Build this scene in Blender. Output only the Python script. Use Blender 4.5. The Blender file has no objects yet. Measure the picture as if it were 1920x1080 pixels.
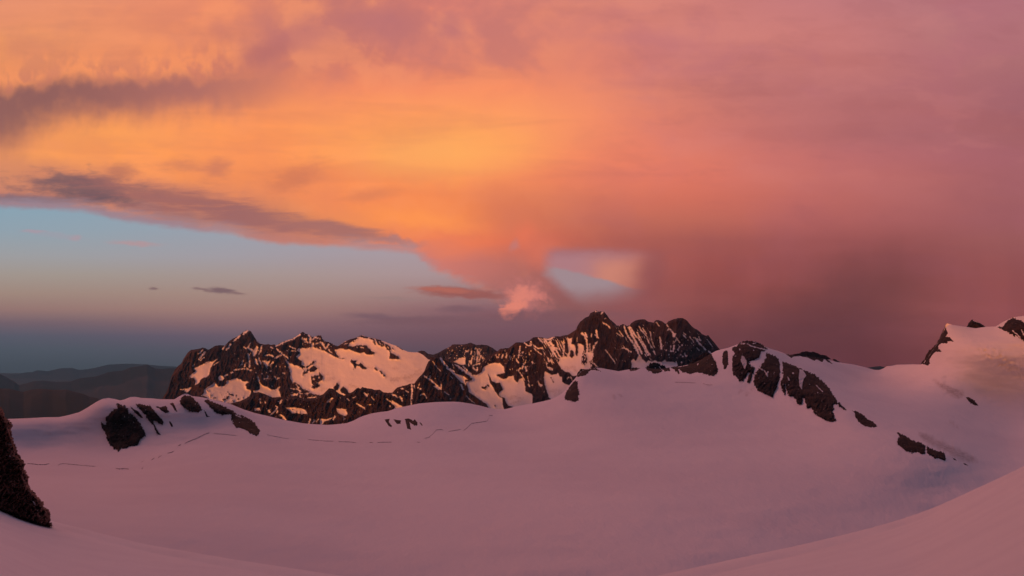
import bpy, math, random
import numpy as np

# ---------------------------------------------------------------- camera
F = 2317.0                      # focal length in pixels of a 1920 wide picture
EYE = 640.0                     # picture row of eye level
PITCH = math.atan((EYE - 540.0) / F)
from mathutils import Vector
scene = bpy.context.scene
COL = scene.collection
cam_data = bpy.data.cameras.new("camera")
cam_data.sensor_width = 36.0
cam_data.lens = 36.0 * F / 1920.0
cam_data.clip_start = 0.5
cam_data.clip_end = 400000.0
cam = bpy.data.objects.new("camera", cam_data)
cam.rotation_euler = (math.pi / 2 + PITCH, 0, 0)
COL.objects.link(cam)
scene.camera = cam
scene.render.resolution_x = 1024
scene.render.resolution_y = 576
vs = scene.view_settings
vs.view_transform = 'Standard'
vs.look = 'None'
vs.exposure = 0.0
vs.gamma = 1.0
scene.cycles.use_denoising = True
scene.cycles.max_bounces = 4
scene.cycles.diffuse_bounces = 2
scene.cycles.volume_bounces = 0
scene.cycles.sample_clamp_indirect = 4.0

def lin(c):
    return tuple((v / 255.0 / 12.92) if v / 255.0 <= 0.04045 else ((v / 255.0 + 0.055) / 1.055) ** 2.4 for v in c)

# ---------------------------------------------------------------- sky (world)
SUN_EL = math.radians(8.0)
SUN_TO = (-0.42, -0.90)         # ground direction towards the sun: behind the viewer, a little left
world = bpy.data.worlds.new("World")
scene.world = world
world.use_nodes = True
NT = world.node_tree
for n in list(NT.nodes):
    NT.nodes.remove(n)
LK = NT.links

def nd(kind, **kw):
    n = NT.nodes.new(kind)
    for k, v in kw.items():
        setattr(n, k, v)
    return n

def plug(sock, v):
    if isinstance(v, bpy.types.NodeSocket):
        LK.new(v, sock)
    elif v is not None:
        sock.default_value = v

def M(op, a, b=None, c=None, clamp=False):
    n = nd('ShaderNodeMath', operation=op)
    n.use_clamp = clamp
    plug(n.inputs[0], a)
    if b is not None: plug(n.inputs[1], b)
    if c is not None: plug(n.inputs[2], c)
    return n.outputs[0]

def mrange(v, a, b, c=0.0, d=1.0, smooth=True):
    n = nd('ShaderNodeMapRange')
    n.interpolation_type = 'SMOOTHSTEP' if smooth else 'LINEAR'
    plug(n.inputs['Value'], v)
    plug(n.inputs['From Min'], a); plug(n.inputs['From Max'], b)
    plug(n.inputs['To Min'], c); plug(n.inputs['To Max'], d)
    return n.outputs[0]

def mix(f, a, b, blend='MIX'):
    n = nd('ShaderNodeMix', data_type='RGBA', blend_type=blend)
    n.clamp_factor = True
    plug(n.inputs[0], f); plug(n.inputs[6], a); plug(n.inputs[7], b)
    return n.outputs[2]

def rgb(c, s=1.0):
    l = lin(c)
    return (l[0] * s, l[1] * s, l[2] * s, 1.0)

geo = nd('ShaderNodeTexCoord')
sep = nd('ShaderNodeSeparateXYZ')
LK.new(geo.outputs['Generated'], sep.inputs[0])
dx, dy, dz = sep.outputs
yc = M('MAXIMUM', dy, 0.22)
U = M('ADD', M('MULTIPLY', M('DIVIDE', dx, yc), F), 960.0)
V = M('SUBTRACT', EYE, M('MULTIPLY', M('DIVIDE', dz, yc), F))
UV0 = nd('ShaderNodeCombineXYZ')
LK.new(U, UV0.inputs[0]); LK.new(V, UV0.inputs[1])
UVc = UV0.outputs[0]

def noise(vec, sx, sy, detail=4.0, rough=0.55, dist=0.0, seed=0.0, rot=0.0):
    """fbm noise over the sky plane; sx, sy = blob size"""
    m = nd('ShaderNodeMapping')
    plug(m.inputs['Vector'], vec)
    m.inputs['Rotation'].default_value = (0, 0, rot)
    m.inputs['Scale'].default_value = (1.0 / sx, 1.0 / sy, 1.0)
    m.inputs['Location'].default_value = (seed, seed * 1.7, seed * 0.3)
    n = nd('ShaderNodeTexNoise')
    LK.new(m.outputs[0], n.inputs['Vector'])
    n.inputs['Scale'].default_value = 1.0
    n.inputs['Detail'].default_value = detail
    n.inputs['Roughness'].default_value = rough
    n.inputs['Distortion'].default_value = dist
    return n

def warp(vec, noise_node, ax, ay):
    s = nd('ShaderNodeVectorMath', operation='SUBTRACT')
    LK.new(noise_node.outputs['Color'], s.inputs[0]); s.inputs[1].default_value = (0.5, 0.5, 0.5)
    m = nd('ShaderNodeVectorMath', operation='MULTIPLY')
    LK.new(s.outputs[0], m.inputs[0])
    if isinstance(ax, (int, float)):
        m.inputs[1].default_value = (ax, ay, 0)
    else:
        LK.new(ax, m.inputs[1])
    a = nd('ShaderNodeVectorMath', operation='ADD')
    plug(a.inputs[0], vec); LK.new(m.outputs[0], a.inputs[1])
    return a.outputs[0]

def comps(vec):
    s = nd('ShaderNodeSeparateXYZ'); plug(s.inputs[0], vec)
    return s.outputs[0], s.outputs[1]

def after(v, prev, vec=False):
    """v, evaluated once prev is known: keeps the shader's live values few"""
    if vec:
        n = nd('ShaderNodeVectorMath', operation='MULTIPLY_ADD')
        LK.new(prev, n.inputs[0]); n.inputs[1].default_value = (1e-5, 1e-5, 0); LK.new(v, n.inputs[2])
        return n.outputs[0]
    return M('MULTIPLY_ADD', prev, 1e-6, v)

X0, X1 = -480.0, 2400.0
def grid(vec, xs, rows):
    """smooth colour field: rows = [(y, [(r,g,b) per x])]"""
    u, v = comps(vec)
    t = M('DIVIDE', M('SUBTRACT', u, X0), X1 - X0)
    out = None; py = None
    for y, cols in rows:
        r = nd('ShaderNodeValToRGB')
        r.color_ramp.interpolation = 'B_SPLINE'
        el = r.color_ramp.elements
        while len(el) > 1: el.remove(el[-1])
        el[0].position = (xs[0] - X0) / (X1 - X0); el[0].color = rgb(cols[0])
        for x, c in zip(xs[1:], cols[1:]):
            e = el.new((x - X0) / (X1 - X0)); e.color = rgb(c)
        LK.new(t if out is None else after(t, out), r.inputs[0])
        if out is None:
            out = r.outputs[0]
        else:
            out = mix(mrange(after(v, out), py, y, smooth=False), out, r.outputs[0])
        py = y
    return out

def blob(vec, cx, cy, rx, ry, rot=0.0, soft=0.6, prev=None):
    """soft ellipse mask, 1 inside"""
    if prev is not None: vec = after(vec, prev, True)
    m = nd('ShaderNodeMapping', vector_type='TEXTURE')
    plug(m.inputs['Vector'], vec)
    m.inputs['Location'].default_value = (cx, cy, 0)
    m.inputs['Rotation'].default_value = (0, 0, math.radians(rot))
    m.inputs['Scale'].default_value = (rx, ry, 1)
    l = nd('ShaderNodeVectorMath', operation='LENGTH')
    LK.new(m.outputs[0], l.inputs[0])
    return mrange(l.outputs['Value'], 1.0 + soft * 0.5, max(0.0, 1.0 - soft), 0.0, 1.0)

def torn(vec, nz, cx, cy, rx, ry, rot=0.0, soft=0.4, k=1.3, prev=None):
    """cloud with ragged edges: ellipse eaten into by noise"""
    if prev is not None: vec = after(vec, prev, True)
    m = nd('ShaderNodeMapping', vector_type='TEXTURE')
    plug(m.inputs['Vector'], vec)
    m.inputs['Location'].default_value = (cx, cy, 0)
    m.inputs['Rotation'].default_value = (0, 0, math.radians(rot))
    m.inputs['Scale'].default_value = (rx, ry, 1)
    l = nd('ShaderNodeVectorMath', operation='LENGTH')
    LK.new(m.outputs[0], l.inputs[0])
    v = M('ADD', l.outputs['Value'], M('MULTIPLY', M('SUBTRACT', nz, 0.5), k * 2.0))
    return mrange(v, 1.0 + soft * 0.5, 1.0 - soft, 0.0, 1.0)

def paint(base, mask, col, k=1.0):
    if k != 1.0: mask = M('MULTIPLY', mask, k)
    return mix(mask, base, rgb(col) if isinstance(col, tuple) else col)

XS = [0, 160, 320, 480, 640, 800, 960, 1120, 1280, 1440, 1600, 1760, 1920]
CLOUD = [
 (-300, [(104,72,84)]*13),
 (-90, [(215,135,112),(222,138,110),(235,140,108),(205,122,110),(192,118,114),(205,120,114),(214,128,118),(214,130,118),(205,126,122),(196,122,124),(186,118,124),(176,116,122),(170,112,122)]),
 (0, [(228,145,112),(235,148,110),(250,150,105),(225,135,105),(205,125,110),(215,125,112),(220,132,115),(222,136,116),(212,130,120),(200,124,122),(194,122,124),(182,118,122),(178,115,122)]),
 (60, [(235,150,100),(232,145,105),(240,145,102),(215,130,105),(200,122,112),(208,124,112),(220,132,112),(222,132,112),(208,128,120),(208,128,120),(198,122,120),(184,118,120),(178,116,118)]),
 (120, [(228,142,95),(228,142,100),(240,142,98),(208,125,102),(215,125,105),(225,132,108),(228,135,105),(225,130,110),(204,124,116),(196,120,116),(194,118,114),(180,112,115),(170,108,112)]),
 (165, [(228,142,98),(230,140,98),(235,142,98),(232,138,98),(245,142,100),(245,142,100),(250,145,100),(238,140,106),(208,124,112),(188,114,112),(184,112,112),(176,108,110),(164,102,110)]),
 (210, [(242,152,98),(252,156,90),(255,156,90),(255,150,92),(255,155,94),(255,158,95),(255,160,98),(244,140,104),(214,124,108),(192,114,110),(182,110,110),(176,106,108),(158,98,106)]),
 (250, [(248,155,95),(255,163,88),(255,158,90),(255,150,90),(255,160,92),(255,164,92),(255,162,95),(240,135,102),(215,122,108),(196,114,108),(178,108,110),(172,105,108),(162,98,102)]),
 (290, [(238,152,95),(255,158,88),(255,157,88),(255,148,88),(255,160,92),(255,170,94),(255,156,92),(242,132,100),(222,124,104),(206,116,106),(186,108,108),(176,104,108),(163,98,104)]),
 (330, [(215,140,102),(242,150,95),(250,150,88),(238,140,88),(252,146,88),(255,150,85),(242,136,90),(232,128,98),(225,120,98),(205,116,105),(190,108,104),(178,104,103),(163,98,104)]),
 (370, [(190,125,110),(205,128,100),(212,130,98),(238,142,92),(242,138,88),(250,142,82),(224,126,88),(212,116,92),(210,112,92),(198,108,96),(184,104,100),(172,100,100),(160,96,100)]),
 (410, [(165,122,122),(182,120,108),(192,122,102),(190,122,98),(245,145,85),(255,145,78),(216,118,85),(192,106,90),(192,106,88),(184,100,92),(174,97,95),(164,95,96),(157,93,98)]),
 (450, [(160,122,125),(175,122,115),(185,122,110),(190,124,112),(200,124,102),(250,134,84),(222,112,84),(176,96,84),(168,92,84),(158,86,84),(150,82,82),(154,88,88),(155,92,92)]),
 (490, [(160,122,125),(175,122,115),(185,122,110),(190,124,112),(205,128,115),(215,124,110),(182,108,98),(166,95,88),(164,86,80),(150,80,78),(135,75,74),(146,81,80),(150,86,87)]),
 (530, [(160,122,125),(175,122,115),(185,122,110),(190,124,112),(200,130,120),(198,120,112),(168,104,98),(150,90,88),(155,82,76),(145,76,74),(126,72,70),(142,79,79),(150,83,83)]),
 (580, [(160,122,125),(170,122,115),(175,118,110),(175,112,108),(165,110,108),(158,104,104),(140,95,94),(132,84,84),(140,78,76),(130,71,70),(116,67,67),(142,80,79),(150,82,82)]),
 (630, [(120,98,108),(120,95,105),(120,92,102),(120,90,100),(115,86,94),(112,84,92),(110,80,88),(114,76,84),(124,73,75),(108,65,68),(106,62,66),(135,76,74),(146,82,80)]),
 (690, [(90,86,98),(92,85,96),(95,82,94),(95,80,92),(98,78,88),(98,76,86),(100,74,82),(100,70,76),(102,66,70),(98,61,67),(100,60,67),(116,68,70),(130,74,75)]),
]
CLEAR = [
 (380, [(136,164,180),(138,163,180),(146,162,176),(152,162,174),(160,160,172),(168,158,168),(172,155,162),(172,152,158),(172,150,155),(172,150,155),(172,150,155),(172,150,155),(172,150,155)]),
 (430, [(144,162,174),(146,162,174),(150,160,172),(156,160,172),(160,158,170),(166,156,166),(170,152,160),(168,148,154),(165,144,150),(165,144,150),(165,144,150),(165,144,150),(165,144,150)]),
 (480, [(158,158,160),(158,158,162),(160,156,162),(162,155,162),(166,152,158),(170,152,158),(168,146,150),(164,142,148),(160,135,140),(150,120,125),(150,120,125),(150,120,125),(150,120,125)]),
 (515, [(162,150,142),(162,150,142),(163,148,143),(166,148,144),(168,146,144),(170,146,148),(165,138,142),(160,138,143),(152,122,128),(140,100,105),(140,100,105),(140,100,105),(140,100,105)]),
 (550, [(160,136,124),(160,136,126),(162,136,126),(164,136,128),(164,134,128),(162,128,126),(150,112,114),(158,132,138),(140,100,105),(130,85,90),(130,85,90),(130,85,90),(130,85,90)]),
 (580, [(148,116,112),(152,120,114),(156,122,116),(158,122,116),(154,116,112),(142,104,108),(132,92,100),(132,90,98),(128,85,90),(120,78,82),(120,78,82),(120,78,82),(120,78,82)]),
 (605, [(114,96,106),(118,98,106),(132,102,106),(138,104,108),(132,98,104),(122,90,98),(120,84,94),(122,82,92),(120,80,86),(115,72,76),(115,72,76),(115,72,76),(115,72,76)]),
 (630, [(86,90,104),(90,88,102),(98,88,104),(106,88,100),(114,86,96),(110,82,92),(112,80,90),(116,80,88),(115,76,80),(112,70,74),(110,66,70),(110,66,70),(110,66,70)]),
 (655, [(76,86,97),(78,86,97),(82,84,97),(88,82,96),(96,80,92),(96,78,90),(100,76,86),(105,76,84),(108,72,78),(105,66,70),(105,64,68),(105,64,68),(105,64,68)]),
 (685, [(68,78,88),(68,78,88),(70,78,88),(76,78,90),(84,76,88),(88,74,86),(92,72,82),(96,70,80),(100,66,74),(98,62,67),(98,60,66),(98,60,66),(98,60,66)]),
 (740, [(60,68,80),(60,68,80),(60,68,80),(64,68,80),(70,66,76),(74,64,74),(78,62,70),(82,60,68),(85,58,64),(85,55,60),(85,55,60),(85,55,60),(85,55,60)]),
]

# texture of the cloud deck: strong in the left, faint in the right
left = mrange(U, 1300.0, 650.0)
n1 = noise(UVc, 150, 95, 5.0, 0.55, 0.3, 3.1, 0.15)
n2 = noise(UVc, 55, 60, 4.0, 0.55, 0.2, 7.7)
amp = nd('ShaderNodeCombineXYZ')
LK.new(mrange(left, 0, 1, 26.0, 95.0, False), amp.inputs[0])
LK.new(mrange(left, 0, 1, 22.0, 62.0, False), amp.inputs[1])
W1 = warp(UVc, n1, amp.outputs[0], None)
W2 = warp(UVc, n2, 16.0, 16.0)
cloud = grid(W1, XS, CLOUD)
# darker and lighter billows
nb = noise(warp(UVc, n1, 60.0, 40.0), 105, 88, 4.0, 0.50, 0.1, 12.3, -0.45)
nbv = nb.outputs[0]
top = M('MULTIPLY', mrange(V, 190.0, 90.0), M('MULTIPLY', mrange(U, 300.0, 600.0, 0.22, 1.0), mrange(U, 1180.0, 980.0)))
shade_amt = M('MULTIPLY', mrange(nbv, 0.44, 0.64), M('ADD', M('MULTIPLY', top, 0.44), M('MULTIPLY', left, 0.09)))
cloud = mix(shade_amt, cloud, rgb((184, 112, 112)))
light_amt = M('MULTIPLY', M('MULTIPLY', left, mrange(nbv, 0.50, 0.38)), mrange(top, 0, 1, 0.16, 0.42, False))
cloud = mix(light_amt, cloud, rgb((252, 156, 108)))
ns = noise(UVc, 420, 60, 5.0, 0.55, 0.3, 21.0, 0.1)
cloud = mix(M('MULTIPLY', mrange(ns.outputs[0], 0.50, 0.68), mrange(left, 0, 1, 0.16, 0.14, False)), cloud, rgb((170, 95, 92)))
nr_ = noise(UVc, 190, 120, 5.0, 0.55, 0.3, 33.0, -0.2)
cloud = mix(M('MULTIPLY', mrange(nr_.outputs[0], 0.46, 0.64), M('MULTIPLY', mrange(U, 950.0, 1200.0), mrange(V, 330.0, 60.0, 0.10, 0.30))), cloud, rgb((176, 104, 118)))

nrr = noise(warp(UVc, n1, 50.0, 50.0), 150, 60, 7.0, 0.60, 0.2, 61.0, -0.35)
rgt = mrange(U, 950.0, 1300.0)
cloud = mix(M('MULTIPLY', rgt, mrange(nrr.outputs[0], 0.50, 0.66, 0.0, 0.14)), cloud, rgb((146, 84, 92)))
cloud = mix(M('MULTIPLY', M('MULTIPLY', rgt, mrange(V, 430.0, 260.0)), mrange(nrr.outputs[0], 0.48, 0.34, 0.0, 0.11)), cloud, rgb((220, 138, 132)))
ncur = noise(UVc, 60, 420, 4.0, 0.55, 0.0, 81.0, 0.30)
cloud = mix(M('MULTIPLY', M('MULTIPLY', mrange(U, 1150.0, 1350.0), mrange(V, 380.0, 560.0)), mrange(ncur.outputs[0], 0.42, 0.68, 0.0, 0.14)), cloud, rgb((98, 58, 66)))

# bright columns hanging over the long dark band, and the band itself
nfing = noise(UVc, 34, 52, 4.0, 0.48, 0.1, 8.0)
nfin2 = noise(UVc, 60, 50, 3.0, 0.5, 0.0, 18.0)
bt = nd('ShaderNodeFloatCurve'); c_ = bt.mapping.curves[0]
for p, q in zip(c_.points, (((-60 - X0) / 2880.0, 0.84), ((620 - X0) / 2880.0, 0.62))): p.location = q
for x_, y_ in ((10, .84), (60, .80), (120, .735), (200, .735), (300, .72), (400, .69), (500, .66)): c_.points.new((x_ - X0) / 2880.0, y_)
bt.mapping.update()
LK.new(after(M('DIVIDE', M('SUBTRACT', U, X0), 2880.0), cloud), bt.inputs['Value'])
ytop = M('ADD', M('MULTIPLY', bt.outputs[0], 200.0), M('ADD', M('MULTIPLY', M('SUBTRACT', nfing.outputs[0], 0.5), 52.0), M('MULTIPLY', M('SUBTRACT', nfin2.outputs[0], 0.5), 22.0)))
dep = M('SUBTRACT', V, ytop)                      # below the top edge of the band
colm = M('MULTIPLY', M('MULTIPLY', mrange(dep, -85.0, -12.0), mrange(dep, 4.0, -6.0)), mrange(U, 520.0, 380.0))
cloud = mix(M('MULTIPLY', colm, mrange(nfing.outputs[0], 0.60, 0.42, 0.0, 0.6)), cloud, rgb((250, 152, 98)))
cloud = mix(M('MULTIPLY', M('MULTIPLY', mrange(dep, -70.0, -10.0), mrange(dep, 4.0, -6.0)), M('MULTIPLY', mrange(nfing.outputs[0], 0.44, 0.62, 0.0, 0.5), mrange(U, 620.0, 400.0))), cloud, rgb((196, 118, 102)))
bot = mrange(U, 0.0, 130.0, 96.0, 62.0)
band = M('MULTIPLY', M('MULTIPLY', mrange(dep, -20.0, 18.0), M('SUBTRACT', 1.0, mrange(M('DIVIDE', dep, bot), 0.40, 1.7))), mrange(U, 620.0, 340.0))
cloud = mix(M('MULTIPLY', M('MULTIPLY', band, 0.95), mrange(nfin2.outputs[0], 0.25, 0.5, 0.8, 1.0)), cloud, mix(mrange(U, 60.0, 430.0), rgb((140, 94, 92)), rgb((176, 110, 102))))

# the long shadowed streaks of the deck
Wd = warp(W2, noise(UVc, 38, 42, 4.0, 0.6, 0.2, 5.0), 26.0, 34.0)
for (cx, cy, rx, ry, rot, soft, c, k) in [
    (560, 60, 110, 34, -12, 0.9, (186, 112, 112), 0.6),
    (715, 35, 60, 30, 10, 0.9, (186, 114, 116), 0.6),
    (840, 45, 36, 34, 0, 0.9, (190, 116, 116), 0.6),
    (490, 95, 60, 24, -15, 0.9, (180, 108, 106), 0.6),
    (1250, 75, 160, 14, 6, 0.9, (196, 118, 118), 0.5),
    (230, 352, 300, 32, 10, 1.0, (192, 122, 104), 0.6),
    (110, 336, 45, 9, 0, 0.8, (132, 98, 98), 0.8),
    (30, 372, 120, 7, 3, 0.8, (142, 112, 118), 0.9),
    (320, 402, 150, 14, 12, 0.9, (156, 120, 124), 0.7),
    (350, 374, 150, 22, 10, 1.0, (190, 120, 102), 0.5),
    (220, 318, 26, 14, 0, 0.9, (206, 130, 95), 0.5),
    (335, 308, 38, 12, 0, 1.0, (214, 130, 94), 0.4),
    (400, 314, 30, 18, 0, 1.0, (206, 124, 96), 0.5),
    (430, 412, 170, 20, 9, 0.9, (176, 116, 104), 0.6),
    (560, 416, 110, 14, 10, 0.9, (182, 116, 98), 0.7),
    (650, 436, 90, 14, 9, 0.8, (184, 118, 102), 0.85),
    (735, 452, 60, 7, 6, 0.8, (172, 124, 122), 0.8),
    (550, 334, 56, 20, -15, 1.0, (212, 124, 90), 0.45),
    (690, 366, 40, 12, -5, 0.9, (222, 128, 88), 0.6),
    (860, 292, 150, 50, -4, 1.0, (255, 174, 96), 0.55),
    (800, 412, 110, 16, 8, 1.0, (255, 152, 82), 0.6),
    (960, 400, 70, 36, 40, 1.0, (214, 118, 88), 0.6),
    (985, 440, 22, 26, 20, 0.9, (226, 116, 86), 0.8),
    (1010, 470, 40, 34, 0, 0.9, (214, 112, 90), 0.7),
    (965, 462, 9, 16, 20, 0.9, (190, 122, 118), 0.7),
    (1600, 556, 170, 72, -24, 1.0, (106, 62, 64), 0.55),
    (1530, 640, 260, 84, -6, 1.0, (98, 62, 68), 0.55),
    (1225, 520, 22, 46, 20, 1.0, (140, 78, 80), 0.6),
    ]:
    cloud = paint(cloud, blob(Wd, cx, cy, rx, ry, rot, soft, prev=cloud), c, k)

# torn dark clouds along the underside of the deck
nt1 = noise(UVc, 44, 15, 6.0, 0.62, 0.3, 14.0, 0.12)
nt2 = noise(UVc, 90, 12, 6.0, 0.62, 0.2, 27.0, 0.16)
for (nz, cx, cy, rx, ry, rot, soft, k, c, o_) in [
    (nt1, 160, 354, 130, 30, 5, 0.8, 1.2, (130, 96, 98), 0.9), (nt1, 135, 340, 48, 10, 0, 0.7, 0.9, (124, 92, 96), 0.8),
    (nt1, 185, 366, 66, 13, 6, 0.8, 0.8, (108, 86, 94), 0.85), (nt1, 222, 322, 30, 18, 0, 1.0, 1.0, (190, 118, 95), 0.8),
    (nt1, 335, 308, 46, 13, 0, 1.0, 1.3, (206, 126, 94), 0.5), (nt1, 402, 318, 30, 20, -30, 1.0, 1.3, (196, 118, 96), 0.55),
    (nt2, 330, 376, 190, 26, 9, 0.8, 1.6, (158, 102, 98), 0.75), (nt2, 490, 412, 190, 18, 9, 0.8, 1.6, (158, 104, 102), 0.8),
    (nt2, 620, 428, 120, 15, 9, 0.9, 1.0, (170, 112, 104), 0.8), (nt1, 552, 334, 60, 24, -25, 1.0, 1.3, (204, 118, 88), 0.5),
    (nt1, 700, 362, 60, 14, -6, 1.0, 1.0, (224, 130, 88), 0.6), (nt2, 60, 372, 130, 8, 3, 0.9, 0.8, (138, 106, 112), 0.85)]:
    cloud = paint(cloud, torn(UVc, nz.outputs[0], cx, cy, rx, ry, rot, soft, k, prev=cloud), c, o_)

clear = grid(after(UVc, cloud, True), XS, CLEAR)

# lower edge of the deck
EDGE = [(-480,372),(-200,378),(0,388),(100,391),(170,400),(230,413),(300,423),(380,434),(440,440),(480,450),(520,456),(600,459),(650,462),(740,473),(775,478),(800,496),(840,516),(880,534),(930,556),(990,580),(1060,600),(1120,625),(1180,665),(1240,720),(1300,800),(2400,900)]
nf = noise(UVc, 30, 14, 5.0, 0.6, 0.0, 9.0)
nf2 = noise(UVc, 120, 40, 3.0, 0.5, 0.0, 2.0)
ec = nd('ShaderNodeFloatCurve')
cv = ec.mapping.curves[0]
pts = [((x - X0) / (X1 - X0), (y - 300.0) / 700.0) for x, y in EDGE]
cv.points[0].location = pts[0]; cv.points[1].location = pts[-1]
for p in pts[1:-1]: cv.points.new(*p)
for p in cv.points: p.handle_type = 'AUTO'
ec.mapping.update()
LK.new(M('DIVIDE', M('SUBTRACT', U, X0), X1 - X0), ec.inputs['Value'])
edge = M('ADD', M('MULTIPLY', ec.outputs[0], 700.0), 300.0)
wob = M('ADD', M('MULTIPLY', M('SUBTRACT', nf.outputs[0], 0.5), mrange(U, 700.0, 900.0, 12.0, 46.0)), M('MULTIPLY', M('SUBTRACT', nf2.outputs[0], 0.5), 12.0))
dist = M('SUBTRACT', edge, M('ADD', V, wob))                # >0 inside the deck
softw = mrange(U, 760.0, 960.0, 7.0, 26.0)
mask = mrange(dist, M('MULTIPLY', softw, -1.0), softw)
fr = M('MULTIPLY', M('SUBTRACT', 1.0, mrange(M('ADD', dist, M('MULTIPLY', M('SUBTRACT', nt2.outputs[0], 0.5), 30.0)), 4.0, 26.0)), mrange(U, 860.0, 760.0))
frk = M('MULTIPLY', fr, M('ADD', mrange(U, 520.0, 380.0, 0.10, 0.85), M('MULTIPLY', mrange(U, 600.0, 690.0), 0.6), clamp=True))
cloud = mix(frk, cloud, mix(mrange(U, 200.0, 600.0), rgb((150, 132, 146)), rgb((170, 138, 142))))
sky = mix(mask, clear, cloud)

# the gap of clear sky under the deck
gv = after(warp(warp(UVc, n1, 26.0, 14.0), noise(UVc, 26, 18, 5.0, 0.6, 0.2, 71.0), 16.0, 12.0), sky, True)
gu, gy_ = comps(gv)
gtop = mrange(M('SUBTRACT', gy_, M('MULTIPLY_ADD', gu, 0.035, 428.0)), -8.0, 14.0)
gleft = mrange(M('SUBTRACT', gu, M('MULTIPLY_ADD', M('MAXIMUM', M('SUBTRACT', gy_, 515.0), 0.0), 1.0, 1026.0)), -16.0, 20.0)
gright = mrange(M('ADD', gu, M('MULTIPLY', M('SUBTRACT', gy_, 470.0), 0.30)), 1262.0, 1150.0)
gbot = mrange(M('SUBTRACT', gy_, M('MULTIPLY', M('SUBTRACT', gu, 1100.0), -0.10)), 584.0, 538.0)
gap = M('MULTIPLY', M('MULTIPLY', gtop, gleft), M('MULTIPLY', gright, gbot))
line = M('SUBTRACT', gy_, M('MULTIPLY_ADD', M('SUBTRACT', gu, 1040.0), 0.26, 501.0))
gcol = mix(mrange(gu, 1060.0, 1165.0), rgb((174, 124, 130)), rgb((190, 124, 116)))
gcol = mix(M('MULTIPLY', mrange(gu, 1090.0, 1150.0), mrange(gy_, 480.0, 508.0)), gcol, rgb((204, 132, 114)))
gcol = mix(mrange(gy_, 492.0, 466.0), gcol, rgb((164, 112, 118)))
gblue = mix(mrange(gy_, 530.0, 562.0), rgb((160, 138, 144)), rgb((154, 126, 130)))
gcol = mix(mrange(line, -4.0, 5.0), gcol, gblue)
sky = mix(M('MULTIPLY', gap, 0.95), sky, gcol)
sky = paint(sky, blob(UVc, 1218, 508, 26, 44, 18, 1.0, prev=sky), (144, 80, 82), 0.6)

# small separate clouds
Ws = warp(UVc, noise(UVc, 16, 13, 5.0, 0.65, 0.0, 4.0), 24.0, 20.0)
Wl = warp(UVc, noise(UVc, 26, 9, 5.0, 0.6, 0.0, 6.0), 26.0, 9.0)
np1 = noise(UVc, 17, 15, 6.0, 0.62, 0.3, 44.0)
np2 = noise(UVc, 34, 8, 6.0, 0.62, 0.2, 52.0, 0.05)
sky = paint(sky, torn(Ws, np1.outputs[0], 984, 556, 46, 32, 12, 0.9, 1.0, prev=sky), (196, 118, 112), 0.75)
sky = paint(sky, torn(Ws, np1.outputs[0], 962, 576, 30, 15, -38, 0.6, 0.9, prev=sky), (222, 130, 112), 0.95)
sky = paint(sky, torn(Ws, np1.outputs[0], 1002, 552, 26, 13, 20, 0.7, 1.2, prev=sky), (206, 122, 112), 0.8)
sky = paint(sky, torn(Ws, np1.outputs[0], 978, 550, 24, 17, 0, 0.8, 0.8, prev=sky), (220, 130, 114), 0.85)
sky = paint(sky, torn(Wl, np2.outputs[0], 862, 549, 92, 11, 4, 0.5, 0.55, prev=sky), (150, 90, 86), 0.95)
sky = paint(sky, torn(Wl, np2.outputs[0], 835, 544, 60, 6, 4, 0.8, 0.5, prev=sky), (180, 104, 90), 0.8)
for (cx, cy, rx, ry, rot, c, k) in [
    (865, 580, 46, 8, 0, (122, 90, 98), 0.8), (700, 594, 58, 7, 3, (116, 88, 98), 0.75),
    (770, 602, 96, 9, -2, (118, 88, 96), 0.7), (880, 603, 170, 11, 0, (120, 86, 94), 0.7),
    (740, 560, 60, 3.5, 3, (150, 122, 120), 0.6), (1040, 592, 160, 13, 0, (124, 84, 90), 0.6),
    (414, 545, 28, 6.5, 6, (118, 92, 98), 0.9), (378, 543, 20, 3, 8, (126, 98, 100), 0.8), (445, 550, 18, 2.6, 6, (126, 98, 100), 0.7),
    (287, 541, 11, 2.4, 0, (126, 98, 100), 0.9), (62, 433, 24, 4, 2, (172, 150, 162), 0.8), (138, 446, 12, 6, 0, (176, 150, 158), 0.8),
    (250, 456, 52, 5, 3, (178, 148, 152), 0.85), (100, 440, 60, 6, 8, (160, 155, 166), 0.5)]:
    sky = paint(sky, torn(Wl, np2.outputs[0], cx, cy, rx, ry, rot, 0.7, 0.55, prev=sky), c, k)

# the rest of the dome: a clear dusk sky, mauve overhead, from the sky model
nish = nd('ShaderNodeTexSky', sky_type='NISHITA')
nish.sun_disc = False
nish.sun_elevation = SUN_EL
nish.sun_rotation = math.atan2(SUN_TO[0], SUN_TO[1])
nish.altitude = 3000.0
nis = mix(1.0, nish.outputs[0], (0.025, 0.02, 0.025, 1), 'MULTIPLY')
DOME_UP = (0.096, 0.070, 0.098, 1)
DOME_LOW = (0.070, 0.044, 0.064, 1)
dome = mix(mrange(dz, 0.0, 0.75), DOME_LOW, DOME_UP)
dome = mix(1.0, dome, nis, 'ADD')
# warm glow added high in the sky, ahead and left, to brighten the snow
ng = nd('ShaderNodeTexNoise'); ng.inputs['Scale'].default_value = 3.0; LK.new(geo.outputs['Generated'], ng.inputs['Vector'])
glow = M('MULTIPLY', M('MULTIPLY', mrange(dz, 0.31, 0.42), mrange(dz, 0.97, 0.62)), mrange(M('SUBTRACT', M('MULTIPLY', dy, 0.72), M('MULTIPLY', dx, 0.69)), 0.30, 0.80))
glow = M('MULTIPLY', glow, mrange(ng.outputs[0], 0.25, 0.7, 0.7, 1.15))
GLOW = mix(glow, (0, 0, 0, 1), (2.2, 0.62, 0.45, 1))
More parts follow.
